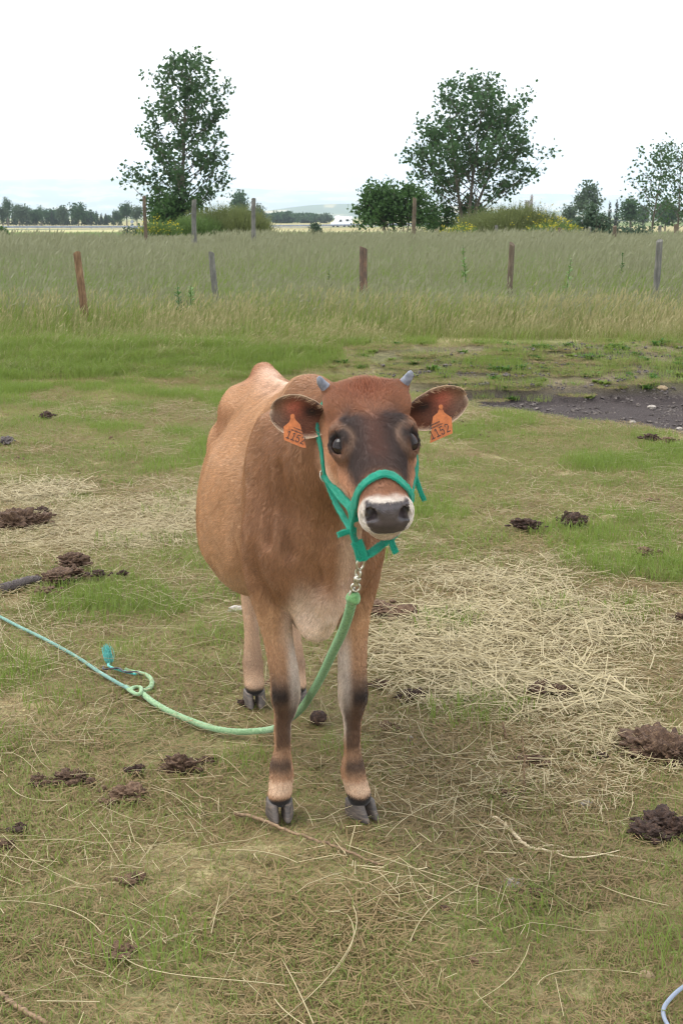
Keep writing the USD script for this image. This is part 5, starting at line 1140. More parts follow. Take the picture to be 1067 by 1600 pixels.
bush('flowering_broom', 'yellow flowering broom left of the tall leaning post', 250, 45, 52, 340, 9, 'twiggy', M_broomg, n=2200, size=.12, flowers=150)
bush('flowering_broom', 'yellow flowering broom at the left foot of the wide mound', 716, 44, 56, 348, 10, 'twiggy', M_broomg, n=1900, size=.12, flowers=260)
bush('flowering_broom', 'yellow flowering broom at the right foot of the wide mound', 868, 44, 72, 334, 11, 'twiggy', M_broomg, n=2200, size=.12, flowers=300)
bush('flowering_broom', 'small yellow flowered tuft by the foot of the fourth far post', 672, 43, 34, 358, 12, 'twiggy', M_broomg, n=900, size=.11, flowers=90)
bush('sallow_bush', 'pale green sallow bush right of the flowering broom', 922, 45, 56, 322, 13, lmat=M_greygreen, n=2400, size=.10)
bush('sallow_bush', 'small green shrub alone in the meadow left of the camper van', 492, 60, 16, 350, 14, lmat=M_greygreen, n=420, size=.10)
bush('sallow_bush', 'low green scrub behind the right hand row of short posts', 985, 47, 110, 357, 16, lmat=M_greygreen, n=2200, size=.10)
bush('sallow_bush', 'low yellowish scrub at the left end of the far posts', 206, 58, 34, 356, 17, lmat=M_greygreen, n=700, size=.10, flowers=50)
bush('sallow_bush', 'dark scrub on the meadow edge at the left frame edge', 0, 70, 16, 357, 18, lmat=M_darkleaf, n=300, size=.12)
# ------------------------------------------------------------------ far trees along and beyond the road
def far_tree(name, label, px, y, w_px, top_py, base_py, seed, kind='round', lmat=None, group=None):
    r = np.random.RandomState(seed); bz = at(0, base_py, y)[2]; x = at(px, 338, y)[0]; gz0 = float(gz(np.array([x]), np.array([float(y)]))[0]); bz = min(bz, gz0 + .2); h = at(0, top_py, y)[2] - bz; rx = w_px / FPX * y / 2; t = thing(name, label, 'tree', (x, y, bz), group=group)
    obj('trunk', sweep(np.array([[0, 0, -.2], [0, 0, h * .5], [0, 0, h * .92]]), [h * .03, h * .02, h * .004], 6, caps=False), M_bark, t, smooth=True)
    if kind == 'conifer':
        k = 420; f = np.sqrt(r.rand(k)); f = 1 - f; z = h * (.06 + .94 * f); rad = rx * (1 - f) ** .8 * (.75 + .3 * np.sin(f * 34)) ; a = r.rand(k) * 6.28; c = np.stack([rad * np.cos(a), rad * np.sin(a), z], 1) * [1, 1, 1] + r.randn(k, 3) * rx * .08; sz = rx * .42
    else:
        k = 34; u = nrm(r.randn(k, 3)); cc = u * np.array([rx * .72, rx * .72, h * .34]) * r.uniform(.4, 1.0, (k, 1)) + [0, 0, h * .60]; m = 44; c = np.repeat(cc, m, 0) + r.randn(k * m, 3) * np.array([rx * .2, rx * .2, h * .085]); c[:, 2] = np.clip(c[:, 2], h * .05, h * 1.02); sz = rx * .17
    obj('crown', leaf_quads(c, sz, r), lmat, t, smooth=False)
FT = [('round', 40, 450, 30, 324, 'far tree standing behind the first group of conifers'), ('round', 80, 460, 34, 325, 'far tree behind the second group of conifers'), ('round', 140, 450, 30, 328, 'low far tree right of the large rounded one'), ('round', 4, 380, 22, 320, 'far tree crown cut by the left frame edge'), ('round', 184, 430, 22, 327, 'low far tree left of the bushy one'), ('round', 12, 400, 20, 308, 'tall far tree at the left frame edge'), ('round', 30, 420, 34, 318, 'mid height far tree next to the left edge'), ('round', 54, 430, 28, 326, 'low far tree left of the dark conifers'), ('round', 64, 440, 16, 320, 'slim far tree rising above the dark conifers'),
      ('round', 98, 430, 26, 321, 'rounded far tree between the groups of conifers'), ('round', 122, 400, 34, 316, 'large rounded far tree closing the dark treeline'), ('round', 198, 390, 26, 314, 'bushy far tree left of the road sign'), ('round', 214, 380, 22, 320, 'far tree touching the left side of the tall poplar'),
      ('round', 168, 520, 16, 336, 'small pale far tree beyond the road'), ('round', 376, 300, 40, 297, 'grey green far tree right of the tall left poplar'), ('round', 404, 330, 22, 318, 'small far tree beside the fifth far post'),
      ('round', 440, 620, 60, 330, 'low far grove left of the camper van'), ('round', 480, 640, 50, 332, 'low far grove just left of the small meadow shrub'), ('round', 508, 620, 30, 333, 'dark far grove behind the cab of the camper van'), ('round', 576, 560, 26, 322, 'far tree at the left side of the dark bush'),
      ('round', 918, 190, 46, 283, 'big rounded far tree standing left of the two dark cypresses'), ('round', 890, 200, 30, 316, 'lower far tree joined to the left of the big rounded tree'), ('round', 985, 210, 40, 308, 'pale green far tree right of the two cypresses'), ('round', 1040, 260, 50, 312, 'far tree behind the young poplars'), ('round', 1005, 300, 30, 318, 'far tree half hidden by the slim poplar')]
for k, (kd, px, y, w_, top, lb) in enumerate(FT): far_tree('far_tree', lb, px, y, w_, top, 352, 300 + k, kd, M_greygreen if k % 3 == 0 or 'rounded far tree standing' in lb else M_farleaf)
rc = np.random.RandomState(77)
for k, px in enumerate([4, 11, 20, 27, 35, 40, 46, 52, 58, 66, 74, 80, 87, 94, 100, 106, 112, 119, 128, 136, 143, 150, 158, 166, 176, 188]):
    far_tree('conifer_tree', 'dark narrow conifer in the treeline beyond the road at left', px + rc.randn(), 440 + rc.rand() * 40, rc.uniform(7, 10), rc.uniform(326, 333) - (4 if px < 95 else 0), 352, 400 + k, 'conifer', M_conifer, 'dark conifers in the far treeline')
for px, top, w_, lb in ((952, 311, 10, 'left of a pair of dark cypresses right of the big far tree'), (963, 309, 12, 'right of a pair of dark cypresses right of the big far tree')): far_tree('cypress_tree', lb, px, 230, w_, top, 346, 500 + px, 'conifer', M_conifer)

# ------------------------------------------------------------------ camper van, tower, road sign
M_white = mat('white_paint', {'p': ('principled_bsdf', {'base_color': (.78, .78, .78), 'roughness': .35, 'coat_weight': .3})}, [])
M_glassd = mat('dark_glass', {'p': ('principled_bsdf', {'base_color': lin(46, 54, 62), 'roughness': .12})}, [])
M_rubber = mat('tyre_rubber', {'p': ('principled_bsdf', {'base_color': lin(38, 38, 40), 'roughness': .8})}, [])
vx = at(540, 338, 384); vi = np.argmin(np.abs(rs[:, 0] - vx[0])); vp = rs[vi] + rn[vi] * 1.9; vrot = math.atan2(rt_[vi][1], rt_[vi][0])
van = thing('camper_van', 'white camper van driving left along the far road', 'camper van', vp, vrot)
prof = [(-3.1, .42), (-3.12, .95), (-2.75, 1.25), (-2.05, 1.42), (-1.45, 2.2), (-1.75, 2.62), (-1.5, 2.95), (-.9, 3.05), (3.1, 3.0), (3.2, 2.85), (3.2, .5), (2.9, .42)]
bd = trimesh.creation.extrude_polygon(Polygon(prof).buffer(.06), 2.15, engine='earcut'); bd.apply_transform(trimesh.transformations.rotation_matrix(math.pi / 2, [1, 0, 0])); bd.apply_translation((0, 1.075, .02)); obj('body', bd, M_white, van, smooth=30)
for s_ in (-1, 1):
    wn = trimesh.creation.extrude_polygon(Polygon([(-1.95, 1.45), (-1.45, 2.05), (-.75, 2.05), (-.75, 1.45)]), .02, engine='earcut'); wn.apply_transform(trimesh.transformations.rotation_matrix(math.pi / 2, [1, 0, 0])); wn.apply_translation((0, s_ * 1.085 + .01, 0)); obj('cab_window', wn, M_glassd, van)
    b = trimesh.creation.box((1.1, .02, .55)); b.apply_translation((1.3, s_ * 1.085, 1.9)); obj('side_window', b, M_glassd, van)
    for wx in (-2.2, 1.9):
        w_ = trimesh.creation.cylinder(.36, .24, sections=24); w_.apply_transform(trimesh.transformations.rotation_matrix(math.pi / 2, [1, 0, 0])); w_.apply_translation((wx, s_ * .98, .36)); obj('wheel', w_, M_rubber, van, smooth=40)
M_stone = mat('tower_stone', {'g': ('geometry', {}), 'n': ('noise_texture', {'scale': .8, 'detail': 5.0}), 'r': ('rgb_ramp', {'ramp': [(.3, lin(104, 100, 100)), (.7, lin(142, 136, 134))]}), 'p': ('principled_bsdf', {'roughness': .95})}, [('g.position', 'n.vector'), ('n.fac', 'r.fac'), ('r.color', 'p.base_color')])
tx = at(826, 338, 620); tw = thing('stone_tower', 'grey stone tower with a stair turret peeping over the broom mound', 'tower', (tx[0], 620, -1.6))
def blk(nm, sx, sy, z0, z1, x, y): b = trimesh.creation.box((sx, sy, z1 - z0)); b.apply_translation((x, y, (z0 + z1) / 2)); obj(nm, b, M_stone, tw)
blk('shaft', 3.0, 3.0, 0, 9.5, -.3, 0); blk('parapet', 3.3, 3.3, 9.5, 10.1, -.3, 0); blk('turret', 1.1, 1.1, 0, 12.2, .95, -1.2); blk('nave', 9, 6, 0, 6.2, -6.3, 1)
for k in range(4): blk('merlon', .5, .5, 10.1, 10.7, -1.6 + k * .85, -1.38)
for zz in (3.5, 6.8): b = trimesh.creation.box((.5, .06, 1.1)); b.apply_translation((-.5, -1.52, zz)); obj('window', b, M_glassd, tw)
cone = trimesh.creation.cone(.75, 1.6, sections=8); cone.apply_translation((.95, -1.2, 12.2)); obj('spire', cone, M_stone, tw)
sp = at(206, 338, 292); sgz = float(np.interp(sp[0], rs[:, 0], rs[:, 2])) ; sg = thing('road_sign', 'pair of round signs seen from behind on one post by the far road', 'sign', (sp[0], 292, sgz - .6))
obj('post', sweep(np.array([[0, 0, 0], [0, 0, 2.95]]), .05, 8), M_zinc, sg, smooth=40)
for zz in (1.75, 2.55): d = trimesh.creation.cylinder(.36, .03, sections=28); d.apply_transform(trimesh.transformations.rotation_matrix(math.pi / 2, [1, 0, 0])); d.apply_translation((0, -.07, zz)); obj('disc', d, M_zinc, sg, smooth=40)

# ------------------------------------------------------------------ fence posts
def post_mat(name, c1, c2, c3):
    return mat(name, {'tc': ('texture_coordinate', {}), 'map': ('mapping', {'scale': (1, 1, .10)}), 'n': ('noise_texture', {'scale': 55.0, 'detail': 5.0, 'roughness': .65}), 'n2': ('noise_texture', {'scale': 5.0, 'detail': 3.0}), 'r': ('rgb_ramp', {'ramp': [(.30, lin(*c1)), (.5, lin(*c2)), (.7, lin(*c3))]}),
        'mx': ('mix_float', {'fac': .45}), 'b': ('bump', {'strength': .8, 'distance': .01}), 'p': ('principled_bsdf', {'roughness': .85, 'specular_ior_level': .2})},
        [('tc.object', 'map.vector'), ('map.vector', 'n.vector'), ('tc.object', 'n2.vector'), ('n.fac', 'mx.a'), ('n2.fac', 'mx.b'), ('mx.result', 'r.fac'), ('r.color', 'p.base_color'), ('n.fac', 'b.height'), ('b.normal', 'p.normal')])
PM = {'grey': post_mat('grey_post_wood', (60, 58, 54), (98, 96, 90), (136, 132, 122)), 'tan': post_mat('tan_post_wood', (60, 46, 36), (108, 84, 62), (158, 128, 96)), 'dark': post_mat('dark_post_wood', (54, 46, 42), (88, 74, 64), (150, 114, 86)), 'brown': post_mat('brown_post_wood', (56, 48, 40), (92, 80, 66), (130, 116, 96))}
def fence_post(label, px_top, py_top, y, w_px, m, lean=0.0, seed=0, group=None, cut=.02, sink=.5):
    r = np.random.RandomState(seed); x = at(px_top, py_top, y)[0]; z1 = at(px_top, py_top, y)[2]; g0 = float(gz(np.array([x]), np.array([y]))[0]); h = z1 - g0; rad = w_px / FPX * y / 2 * .98
    t = thing('fence_post', label, 'fence post', (x - lean * h, y, g0), group=group)
    n, sd = 40, 16; zz = np.linspace(-sink, h, n); a = np.arange(sd) * 2 * np.pi / sd
    V = []
    for z in zz:
        cx, cy = lean * z + .012 * math.sin(z * 3 + seed), .01 * math.cos(z * 2.3 + seed)
        rr = rad * (1.06 - .10 * z / h) * (1 + .22 * (meshkit.noise(np.stack([np.cos(a) * 1.5 + seed, np.sin(a) * 1.5, np.full(sd, z * 1.2)], 1), 5) - .5) + .12 * np.cos(a * 2 + seed))
        zt = z + (cut * np.cos(a + seed) if z == zz[-1] else 0); V.append(np.stack([cx + rr * np.cos(a), cy + rr * np.sin(a), np.full(sd, 1.0) * zt], 1))
    V.append((V[-1].mean(0) + (V[-1] - V[-1].mean(0)) * .82) + [0, 0, .006]); V = np.vstack(V); nn_ = n + 1; F = []
    for i in range(nn_ - 1):
        for j in range(sd): q0, q1 = i * sd + j, i * sd + (j + 1) % sd; F += [(q0, q1, q1 + sd), (q0, q1 + sd, q0 + sd)]
    c0 = (nn_ - 1) * sd; F += [(c0, c0 + j, c0 + j + 1) for j in range(1, sd - 1)]
    obj('shaft', (V, np.array(F)), PM[m], t, smooth=45); return t
fence_post('split reddish tan fence post leaning left, first of the front row', 121, 395, 14.5, 11.5, 'tan', -.055, 1)
fence_post('thin crooked grey fence post, second of the front row from left', 332, 396, 16.0, 10, 'grey', -.05, 2, cut=.03)
fence_post('thick dark fence post with a bare orange patch, middle of front row', 569, 387, 16.0, 13.5, 'dark', -.01, 3)
fence_post('brown knobbly fence post, fourth of the front row', 799.5, 381, 16.5, 9.5, 'brown', .0, 4, cut=.03)
fence_post('straight grey brown fence post, last of the front row at right', 1029, 376, 16.0, 10.5, 'grey', -.005, 5)
fence_post('thin tall far post under the left edge of the tall poplar', 226, 306, 33.0, 5, 'brown', .01, 6)
fence_post('tall pale far post in front of the green broom clump', 304, 312, 32.0, 7, 'grey', .03, 7)
fence_post('tall pale far post right of the brown broom bush', 396, 310, 32.5, 7, 'grey', .0, 8)
fence_post('tall grey far post in front of the dark bush', 647, 309, 33.0, 7, 'brown', .0, 9)
for k, (px, py, y, w_, lb, m) in enumerate(((683, 358, 38, 6, 'short dark far post below the flowering broom mound', 'dark'), (875, 356, 37, 6, 'short dark far post beside a thinner grey one', 'dark'), (878.5, 362, 38.5, 5, 'thin grey far post touching the dark short one', 'grey'), (921, 355, 40, 5, 'short grey far post below the sallow bush', 'grey'),
        (960, 353, 36, 6, 'short brown far post left of the last front post', 'brown'), (1031, 352, 42, 5, 'short far post behind the head of the last front post', 'grey'), (1057, 350, 38, 7, 'pair end far post at the right picture edge', 'brown'), (776, 352, 41, 5, 'short pale far post half sunk in the wide broom mound', 'grey'))):
    fence_post(lb, px, py, float(y), w_, m, .01 * (k % 3 - 1), 20 + k)

# ------------------------------------------------------------------ dung, stones, sticks, single weeds
def dung_mat(name, stops):
    return mat(name, {'g': ('geometry', {}), 'n': ('noise_texture', {'scale': 70.0, 'detail': 6.0, 'roughness': .7}), 'n2': ('noise_texture', {'scale': 260.0, 'detail': 3.0}), 'mx': ('mix_float', {'fac': .35}), 'r': ('rgb_ramp', {'ramp': [(p, lin(*c)) for p, c in stops]}), 'b': ('bump', {'strength': 1.0, 'distance': .006}), 'p': ('principled_bsdf', {'roughness': .8, 'specular_ior_level': .3})},
        [('g.position', 'n.vector'), ('g.position', 'n2.vector'), ('n.fac', 'mx.a'), ('n2.fac', 'mx.b'), ('mx.result', 'r.fac'), ('r.color', 'p.base_color'), ('mx.result', 'b.height'), ('b.normal', 'p.normal')])
M_dung = dung_mat('fresh_brown_dung', [(.3, (42, 29, 22)), (.5, (78, 58, 44)), (.7, (128, 104, 80))])
M_dung2 = dung_mat('dark_dung', [(.3, (30, 21, 18)), (.5, (58, 42, 34)), (.72, (108, 82, 64))])
M_dung3 = dung_mat('grey_dung', [(.3, (54, 48, 47)), (.5, (84, 76, 74)), (.72, (122, 112, 106))])
M_dung4 = dung_mat('old_reddish_dung', [(.3, (58, 42, 32)), (.5, (96, 74, 57)), (.7, (140, 114, 90))])
def rock(rx, ry, rz, seed, rough=.35, sub=3, freq=2.2):
    m = trimesh.creation.icosphere(sub, 1.0); v = np.array(m.vertices); k = 1 + rough * 2 * (meshkit.fbm(v * freq + seed * 7.7, 4, seed) - .5) + rough * .5 * (meshkit.fbm(v * freq * 4 + seed, 3, seed + 1) - .5); m.vertices = v * k[:, None] * [rx, ry, rz]; return m
def dung(label, px, py, w_px, h_px, seed, m=None, n=None, tall=.5, ball=False):
    """clods heaped in the footprint seen at that place"""
    r = np.random.RandomState(seed); c = on_ground(px, py + h_px * .25); k = np.linalg.norm(c - CAMP) / FPX; rx = w_px * k / 2 * 1.02; ry = min(h_px * k / 2 / max(.25, abs(ray(px, py)[2])), rx * 1.1) * .8
    n = n or max(3, int(3 + rx * 26)); ms = []
    if ball: ms.append(rock(rx, rx, rx * .9, seed, .3)); ms[0].apply_translation((0, 0, rx * .7))
    else:
        for i in range(n):
            q_, a = math.sqrt(r.rand()) * (.28 if n <= 3 else .42 if n <= 4 else .72), r.rand() * 6.28; s_ = r.uniform(.36, .66) * (1 - .3 * q_) if n > 1 else .9; x_, y_ = q_ * math.cos(a) * rx, q_ * math.sin(a) * ry; bb = rx * s_
            o = rock(bb * r.uniform(.8, 1.3), min(bb, ry * 1.1) * r.uniform(.7, 1.0), min(.055, bb * tall * r.uniform(.55, 1.2)) + .004, seed * 31 + i, 1.0, 4, 2.4); o.apply_transform(trimesh.transformations.rotation_matrix(r.rand() * 6.28, [0, 0, 1])); o.apply_transform(trimesh.transformations.rotation_matrix(r.randn() * .25, [1, 0, 0]))
            o.apply_translation((x_, y_, min(.02, bb * tall * .30))); ms.append(o)
        for i in range(n * 3):
            a = r.rand() * 6.28; q_ = r.uniform(.7, 1.25); s_ = r.uniform(.003, .011); o = rock(s_ * r.uniform(.7, 1.8), s_, s_ * .6, seed * 57 + i, .9, 2); o.apply_translation((q_ * math.cos(a) * rx, q_ * math.sin(a) * ry, s_ * .5)); ms.append(o)
    t = obj('dung_pile', cat_meshes(ms), m or M_dung, None, smooth=True)
    UsdGeom.Xformable(t).AddTranslateOp().Set(Gf.Vec3d(c[0], c[1], c[2] + .014 + (.022 if c[1] > 4.3 else 0))); tag(t, label, 'dung'); return t
D = [('rounded brown dung clod left of the two lying at lower left', 62, 1222, 42, 30, M_dung, 2), ('split brown dung clod right of the two lying at lower left', 112, 1219, 58, 26, M_dung, 4), ('large brown dung heap below the sagging rope', 281, 1199, 64, 32, M_dung, None), ('flat reddish dung spread below the brown heap at left', 196, 1243, 72, 30, M_dung4, None),
     ('small dark dung clod above the flat reddish spread', 214, 1207, 26, 20, M_dung2, 2), ('brown dung clod on top of the heap by the grey roll', 115, 884, 54, 26, M_dung, 4), ('broad brown dung clod in the middle of the left heap', 98, 908, 62, 18, M_dung, None), ('dark brown dung clod at the right of the left heap', 155, 904, 30, 26, M_dung2, 3),
     ('low reddish dung clod at the foot of the grey roll', 76, 931, 36, 16, M_dung4, 3), ('lone small dark dung lump right of the left heap', 192, 906, 14, 13, M_dung2, 1), ('scattered brown dung lying in the hay at the left edge', 36, 818, 84, 24, M_dung, None), ('dark dung lump at the right end of the hay scatter', 68, 806, 26, 16, M_dung2, 2),
     ('low split dark dung pat right of the muzzle', 824, 824, 54, 30, M_dung2, 4), ('tall dark dung mound beside the tan stone', 889, 816, 48, 36, M_dung2, 5), ('reddish brown dung pile just right of the foreleg', 608, 958, 76, 30, M_dung4, None), ('small brown dung clod behind the right forefoot', 590, 1071, 32, 20, M_dung, 3),
     ('dark brown dung clod right of the small brown clod', 646, 1088, 44, 20, M_dung2, 4), ('broken dark dung heap scattered in the straw at right', 858, 1076, 72, 52, M_dung, None), ('wide brown dung heap near the right edge', 1012, 1167, 128, 46, M_dung, None), ('dark ridged dung log cut by the right edge', 1036, 1292, 92, 46, M_dung2, 5),
     ('brown dung clod at the right edge above the wide heap', 1059, 976, 28, 16, M_dung, 2), ('small dark dung on the lip of the muddy hollow', 1015, 690, 30, 10, M_dung2, 3), ('reddish dung beside the dark one at the hollow', 1046, 694, 32, 10, M_dung4, 3), ('brown dung clod at the foot of the upright brown stalk', 790, 1247, 34, 20, M_dung, 3),
     ('flat brown dung left of the wide right heap', 832, 1192, 52, 20, M_dung4, 4), ('dark dung clod at the left edge under the heap row', 8, 1326, 26, 22, M_dung, 2), ('tiny dark clod beside the left edge clod', 28, 1300, 24, 12, M_dung2, 2), ('brown crumbly dung in the straw at lower left', 190, 1494, 36, 20, M_dung4, 4), ('flat tan dung in the lower left grass', 206, 1380, 30, 14, M_dung4, 2),
     ('grey brown dung on the left edge level with the ears', 8, 694, 28, 14, M_dung3, 2), ('dark flat dung in the far left grass', 70, 655, 30, 8, M_dung2, 3), ('little dung crumb left of the broken heap in the straw', 882, 1022, 14, 10, M_dung, 1), ('little dung crumb right of the broken heap in the straw', 962, 1069, 12, 10, M_dung, 1), ('small dark clod below the wide right heap', 940, 1189, 18, 12, M_dung2, 1),
     ('reddish dung patch in the green right grass', 1006, 872, 36, 10, M_dung4, 3), ('brown clod by the rope behind the left foreleg', 322, 1192, 22, 14, M_dung, 2), ('brown clod beside the knee of the right foreleg', 606, 1140, 22, 12, M_dung4, 2), ('dark clod at the hind hoof', 384, 1104, 18, 10, M_dung2, 1)]
for k, (lb, px, py, w_, h_, m, n) in enumerate(D): dung(lb, px, py, w_, h_, 900 + k, m, n, tall=.34 if m is M_dung4 else .52)
dung('round fibrous brown dung ball between the forelegs', 497, 1131, 25, 25, 980, M_dung2, 1, ball=True)
rp = spline([on_ground(4, 920, .03), on_ground(16, 916, .03), on_ground(32, 911, .035), on_ground(50, 906, .035), on_ground(64, 907, .03)], 60)
rm = sweep(rp, .021 * (1 - .25 * np.linspace(0, 1, 60)) * (1 + .10 * np.sin(np.arange(60) * 2.1)), 16); rm.vertices += (meshkit.noise(rm.vertices * 120, 3)[:, None] - .5) * .006; tag(obj('dung_roll', rm, M_dung3, None, smooth=True), 'grey ridged roll of dried dung at the left edge', 'dung')
M_rock = mat('pale_stone', {'g': ('geometry', {}), 'n': ('noise_texture', {'scale': 60.0, 'detail': 5.0}), 'r': ('rgb_ramp', {'ramp': [(.3, lin(118, 108, 98)), (.7, lin(176, 168, 158))]}), 'b': ('bump', {'strength': .5, 'distance': .004}), 'p': ('principled_bsdf', {'roughness': .85})}, [('g.position', 'n.vector'), ('n.fac', 'r.fac'), ('r.color', 'p.base_color'), ('n.fac', 'b.height'), ('b.normal', 'p.normal')])
M_rock2 = mat('tan_stone', {'g': ('geometry', {}), 'n': ('noise_texture', {'scale': 60.0, 'detail': 5.0}), 'r': ('rgb_ramp', {'ramp': [(.3, lin(136, 114, 88)), (.7, lin(172, 152, 122))]}), 'p': ('principled_bsdf', {'roughness': .85})}, [('g.position', 'n.vector'), ('n.fac', 'r.fac'), ('r.color', 'p.base_color')])
for k, (lb, px, py, w_, h_, m) in enumerate((('pale flat stone in the grass at lower right', 801, 1383, 34, 18, M_rock), ('small grey white stone below the wide dung heap', 914, 1258, 24, 14, M_rock), ('tan stone right of the tall dark dung mound', 952, 810, 30, 12, M_rock2), ('pale stone lying right of the brisket', 713, 920, 18, 10, M_rock), ('white stone in the muddy hollow near its lip', 988, 660, 10, 7, M_rock),
        ('white stone in the muddy hollow at the right edge', 1061, 670, 10, 6, M_rock), ('pale stone on the far side of the muddy hollow', 1018, 636, 14, 7, M_rock), ('dark half sunk stone under the bank', 1034, 606, 16, 8, M_rock2), ('pale stone at the left behind the belly', 370, 952, 26, 12, M_rock), ('small white stone at the front edge of the bank', 600, 528, 8, 5, M_rock), ('small pale chip between forefeet and the dung heap', 641, 1156, 10, 12, M_rock), ('pale chip in the lower right straw', 1010, 1525, 22, 14, M_rock2))):
    c = on_ground(px, py + h_ * .3); kk = np.linalg.norm(c - CAMP) / FPX; o = rock(w_ * kk / 2, w_ * kk / 2 * .8, h_ * kk / 2, 40 + k, .3); st_ = obj('stone', o, m, None, smooth=True); UsdGeom.Xformable(st_).AddTranslateOp().Set(Gf.Vec3d(c[0], c[1], c[2] + h_ * kk * .28)); tag(st_, lb, 'stone')
def wood_mat(name, a, b): return mat(name, {'g': ('geometry', {}), 'n': ('noise_texture', {'scale': 120.0, 'detail': 4.0}), 'r': ('rgb_ramp', {'ramp': [(.3, lin(*a)), (.7, lin(*b))]}), 'p': ('principled_bsdf', {'roughness': .8})}, [('g.position', 'n.vector'), ('n.fac', 'r.fac'), ('r.color', 'p.base_color')])
M_stickp, M_stickb = wood_mat('pale_stick', (176, 156, 122), (214, 198, 166)), wood_mat('brown_stick', (92, 72, 54), (146, 120, 90))
def stick(name, label, cat, pts, r0, r1, m, forks=()):
    t = thing(name, label, cat); wob = np.random.RandomState(len(pts))
    p = spline(pts, 40); p[1:-1] += wob.randn(38, 3) * .0012; obj('stem', sweep(p, np.linspace(r0, r1, 40), 8), m, t, smooth=True)
    for fk in forks: obj('twig', sweep(spline(fk, 20), np.linspace(r1 * 1.1, r1 * .5, 20), 6), m, t, smooth=True)
og = lambda *q_: [on_ground(px, py, z) for px, py, z in q_]
stick('pale_branch', 'pale forked branch lying in the grass right of the forefeet', 'branch', og((770, 1279, .012), (800, 1300, .016), (833, 1326, .014), (868, 1331, .012), (905, 1331, .012)), .0062, .0022, M_stickp, [og((868, 1331, .012), (880, 1338, .02), (968, 1329, .014)), og((838, 1327, .012), (870, 1322, .016), (890, 1333, .01)), og((905, 1331, .012), (940, 1335, .012), (1000, 1345, .01), (1066, 1356, .01))])
stick('brown_stick', 'long thin brown stick lying in front of the forefeet', 'stick', og((366, 1272, .02), (420, 1286, .025), (470, 1306, .02), (522, 1322, .02), (560, 1338, .018), (600, 1352, .012)), .0048, .0030, M_stickb)
stick('brown_stick', 'brown and pale stick poking in from the lower left corner', 'stick', og((-8, 1545, .02), (22, 1570, .02), (48, 1586, .02), (74, 1600, .02)), .0050, .0045, M_stickb)
g0 = on_ground(818, 1241); top = at(815, 1150, g0[1] + .01); stick('dry_stalk', 'thin upright brown stalk standing in the straw', 'stalk', [g0, g0 * .6 + top * .4 + [.004, 0, 0], top], .0030, .0018, M_stickb)
g0 = on_ground(792, 1160); top = at(785, 1128, g0[1]); stick('dry_stalk', 'short upright brown stub beside the taller stalk', 'stalk', [g0, g0 * .5 + top * .5, top], .0042, .0030, M_stickb)
tag(obj('hose', sweep(spline(og((1072, 1540, .02), (1056, 1552, .03), (1043, 1566, .035), (1036, 1582, .03), (1040, 1597, .02), (1052, 1608, .02)), 40), .0042, 12), mat('white_hose', {'p': ('principled_bsdf', {'base_color': lin(126, 134, 150), 'roughness': .45})}, []), None, smooth=True), 'loop of thin bluish white hose at the lower right corner', 'hose')
hero = [[(190, 1494), (260, 1521), (340, 1532), (440, 1540)], [(0, 1409), (90, 1419), (160, 1457)], [(60, 1566), (155, 1566)], [(100, 1330), (60, 1360), (12, 1335)], [(170, 1527), (250, 1470), (330, 1450)], [(430, 1560), (455, 1590), (495, 1610)], [(440, 1500), (470, 1560), (490, 1600)], [(555, 1415), (545, 1480), (500, 1540), (440, 1595)],
        [(355, 1330), (420, 1333), (465, 1347)], [(540, 1320), (600, 1340), (700, 1372)], [(745, 1565), (790, 1535), (828, 1477)], [(735, 1380), (790, 1400), (820, 1466)], [(600, 1310), (680, 1255), (748, 1240)], [(930, 1382), (980, 1400), (1048, 1416)], [(840, 1540), (870, 1520), (890, 1516), (1000, 1522)], [(860, 1330), (855, 1375)],
        [(15, 1225), (60, 1250), (95, 1252)], [(220, 1220), (260, 1240), (297, 1273)], [(240, 1218), (300, 1216), (345, 1213)], [(150, 1105), (160, 1090), (178, 1085)], [(0, 1138), (60, 1131)], [(150, 1140), (175, 1110), (178, 1092)], [(760, 1140), (700, 1180), (650, 1130)], [(960, 1140), (1000, 1180), (1040, 1188), (1067, 1186)],
        [(545, 1430), (540, 1495), (522, 1520)], [(0, 1420), (4, 1428)], [(640, 1470), (700, 1400), (745, 1380)], [(880, 1590), (870, 1530)], [(330, 1460), (345, 1400)], [(980, 960), (1020, 1000)], [(690, 1180), (780, 1190), (900, 1180)], [(770, 900), (850, 945), (960, 985)], [(350, 870), (470, 905)], [(20, 860), (140, 845), (300, 855)]]
rg = np.random.RandomState(12); hs = []
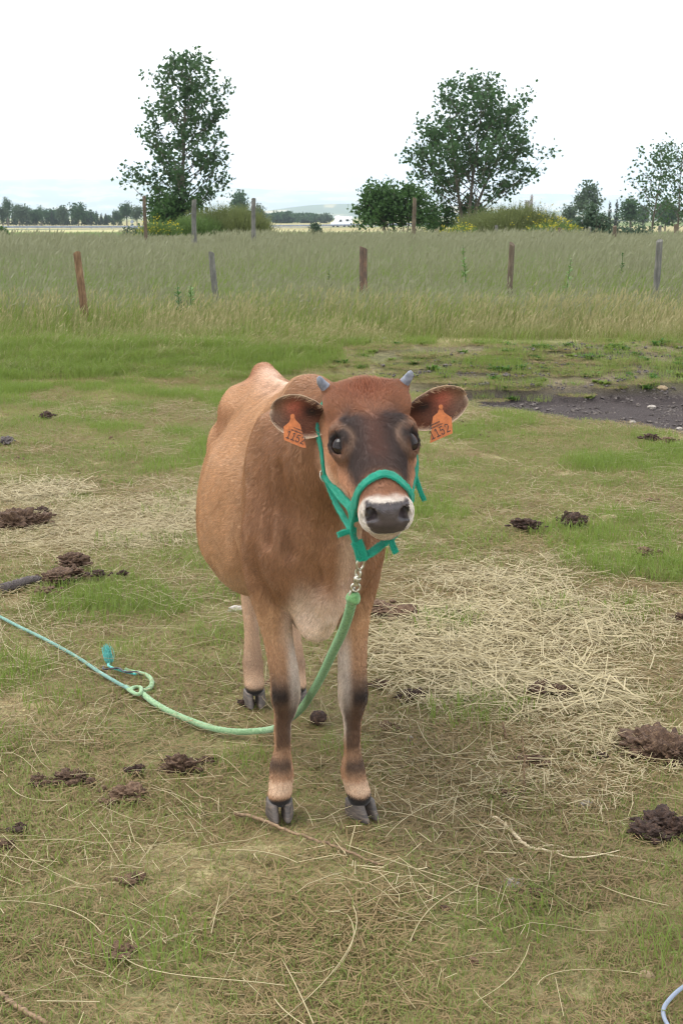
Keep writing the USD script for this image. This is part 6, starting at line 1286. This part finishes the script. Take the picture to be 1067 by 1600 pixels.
for hpts in hero:
    p = [on_ground(a + rg.randn() * 2, b + rg.randn(), rg.uniform(.018, .04)) for a, b in hpts]
    hs.append(sweep(spline(p, 14) if len(p) > 2 else np.linspace(p[0], p[1], 8), rg.uniform(.0007, .0013), 5, caps=False))
m_ = cat_meshes(hs); tag(obj('long_straws', m_, M_straw, None, smooth=True, extra={'tip': np.zeros(len(m_.vertices))}), 'long single straws lying over the cropped foreground grass', None, None, 'stuff')
def weed(label, px, py, y, seed, tall=True, m=None):
    r = np.random.RandomState(seed); top = at(px, py, y); g0 = float(gz(np.array([top[0]]), np.array([y]))[0]); h = top[2] - g0; t = thing('weed_plant', label, 'weed', (top[0], y, g0)); ln = r.randn() * .04
    obj('stem', sweep(np.array([[0, 0, 0], [ln * .4, 0, h * .5], [ln, 0, h]]), [.007, .006, .003], 6), M_broad, t, smooth=True); Vs = []; k = int(26 + h * 20)
    for i in range(k):
        f = r.uniform(.25, 1.0); a = r.rand() * 6.28; L = .13 * (1.15 - f) + .03; d = np.array([math.cos(a), math.sin(a), .8]); d /= np.linalg.norm(d); s_ = np.array([-math.sin(a), math.cos(a), 0]) * L * .2; b_ = np.array([ln * f, 0, h * f]); Vs.append([b_, b_ + d * L * .5 - s_, b_ + d * L * .5 + s_, b_ + d * L + [0, 0, -L * .15]])
    F = (np.arange(k)[:, None, None] * 4 + np.array([[0, 1, 2], [1, 3, 2]])[None]).reshape(-1, 3); obj('leaves', (np.array(Vs).reshape(-1, 3), F), m or M_broad, t, smooth=False)
for lb, px, py, y, m in (('pale green leafy weed left of the second front post', 281, 440, 15.0, M_broad), ('second pale weed close beside it left of the crooked post', 297, 446, 15.0, M_meadow), ('pale weed in front of the broad meadow right of centre', 732, 382, 17.5, M_meadow), ('leafy weed in the meadow right of the fourth post', 884, 405, 17.0, M_meadow), ('dark dock plant in the meadow left of the last front post', 973, 395, 19.0, M_darkleaf), ('brown dry dock stalk near the crooked post at its right', 520, 418, 17.0, M_tan if False else M_broom)):
    weed(lb, px, py, y, int(px), m=m)
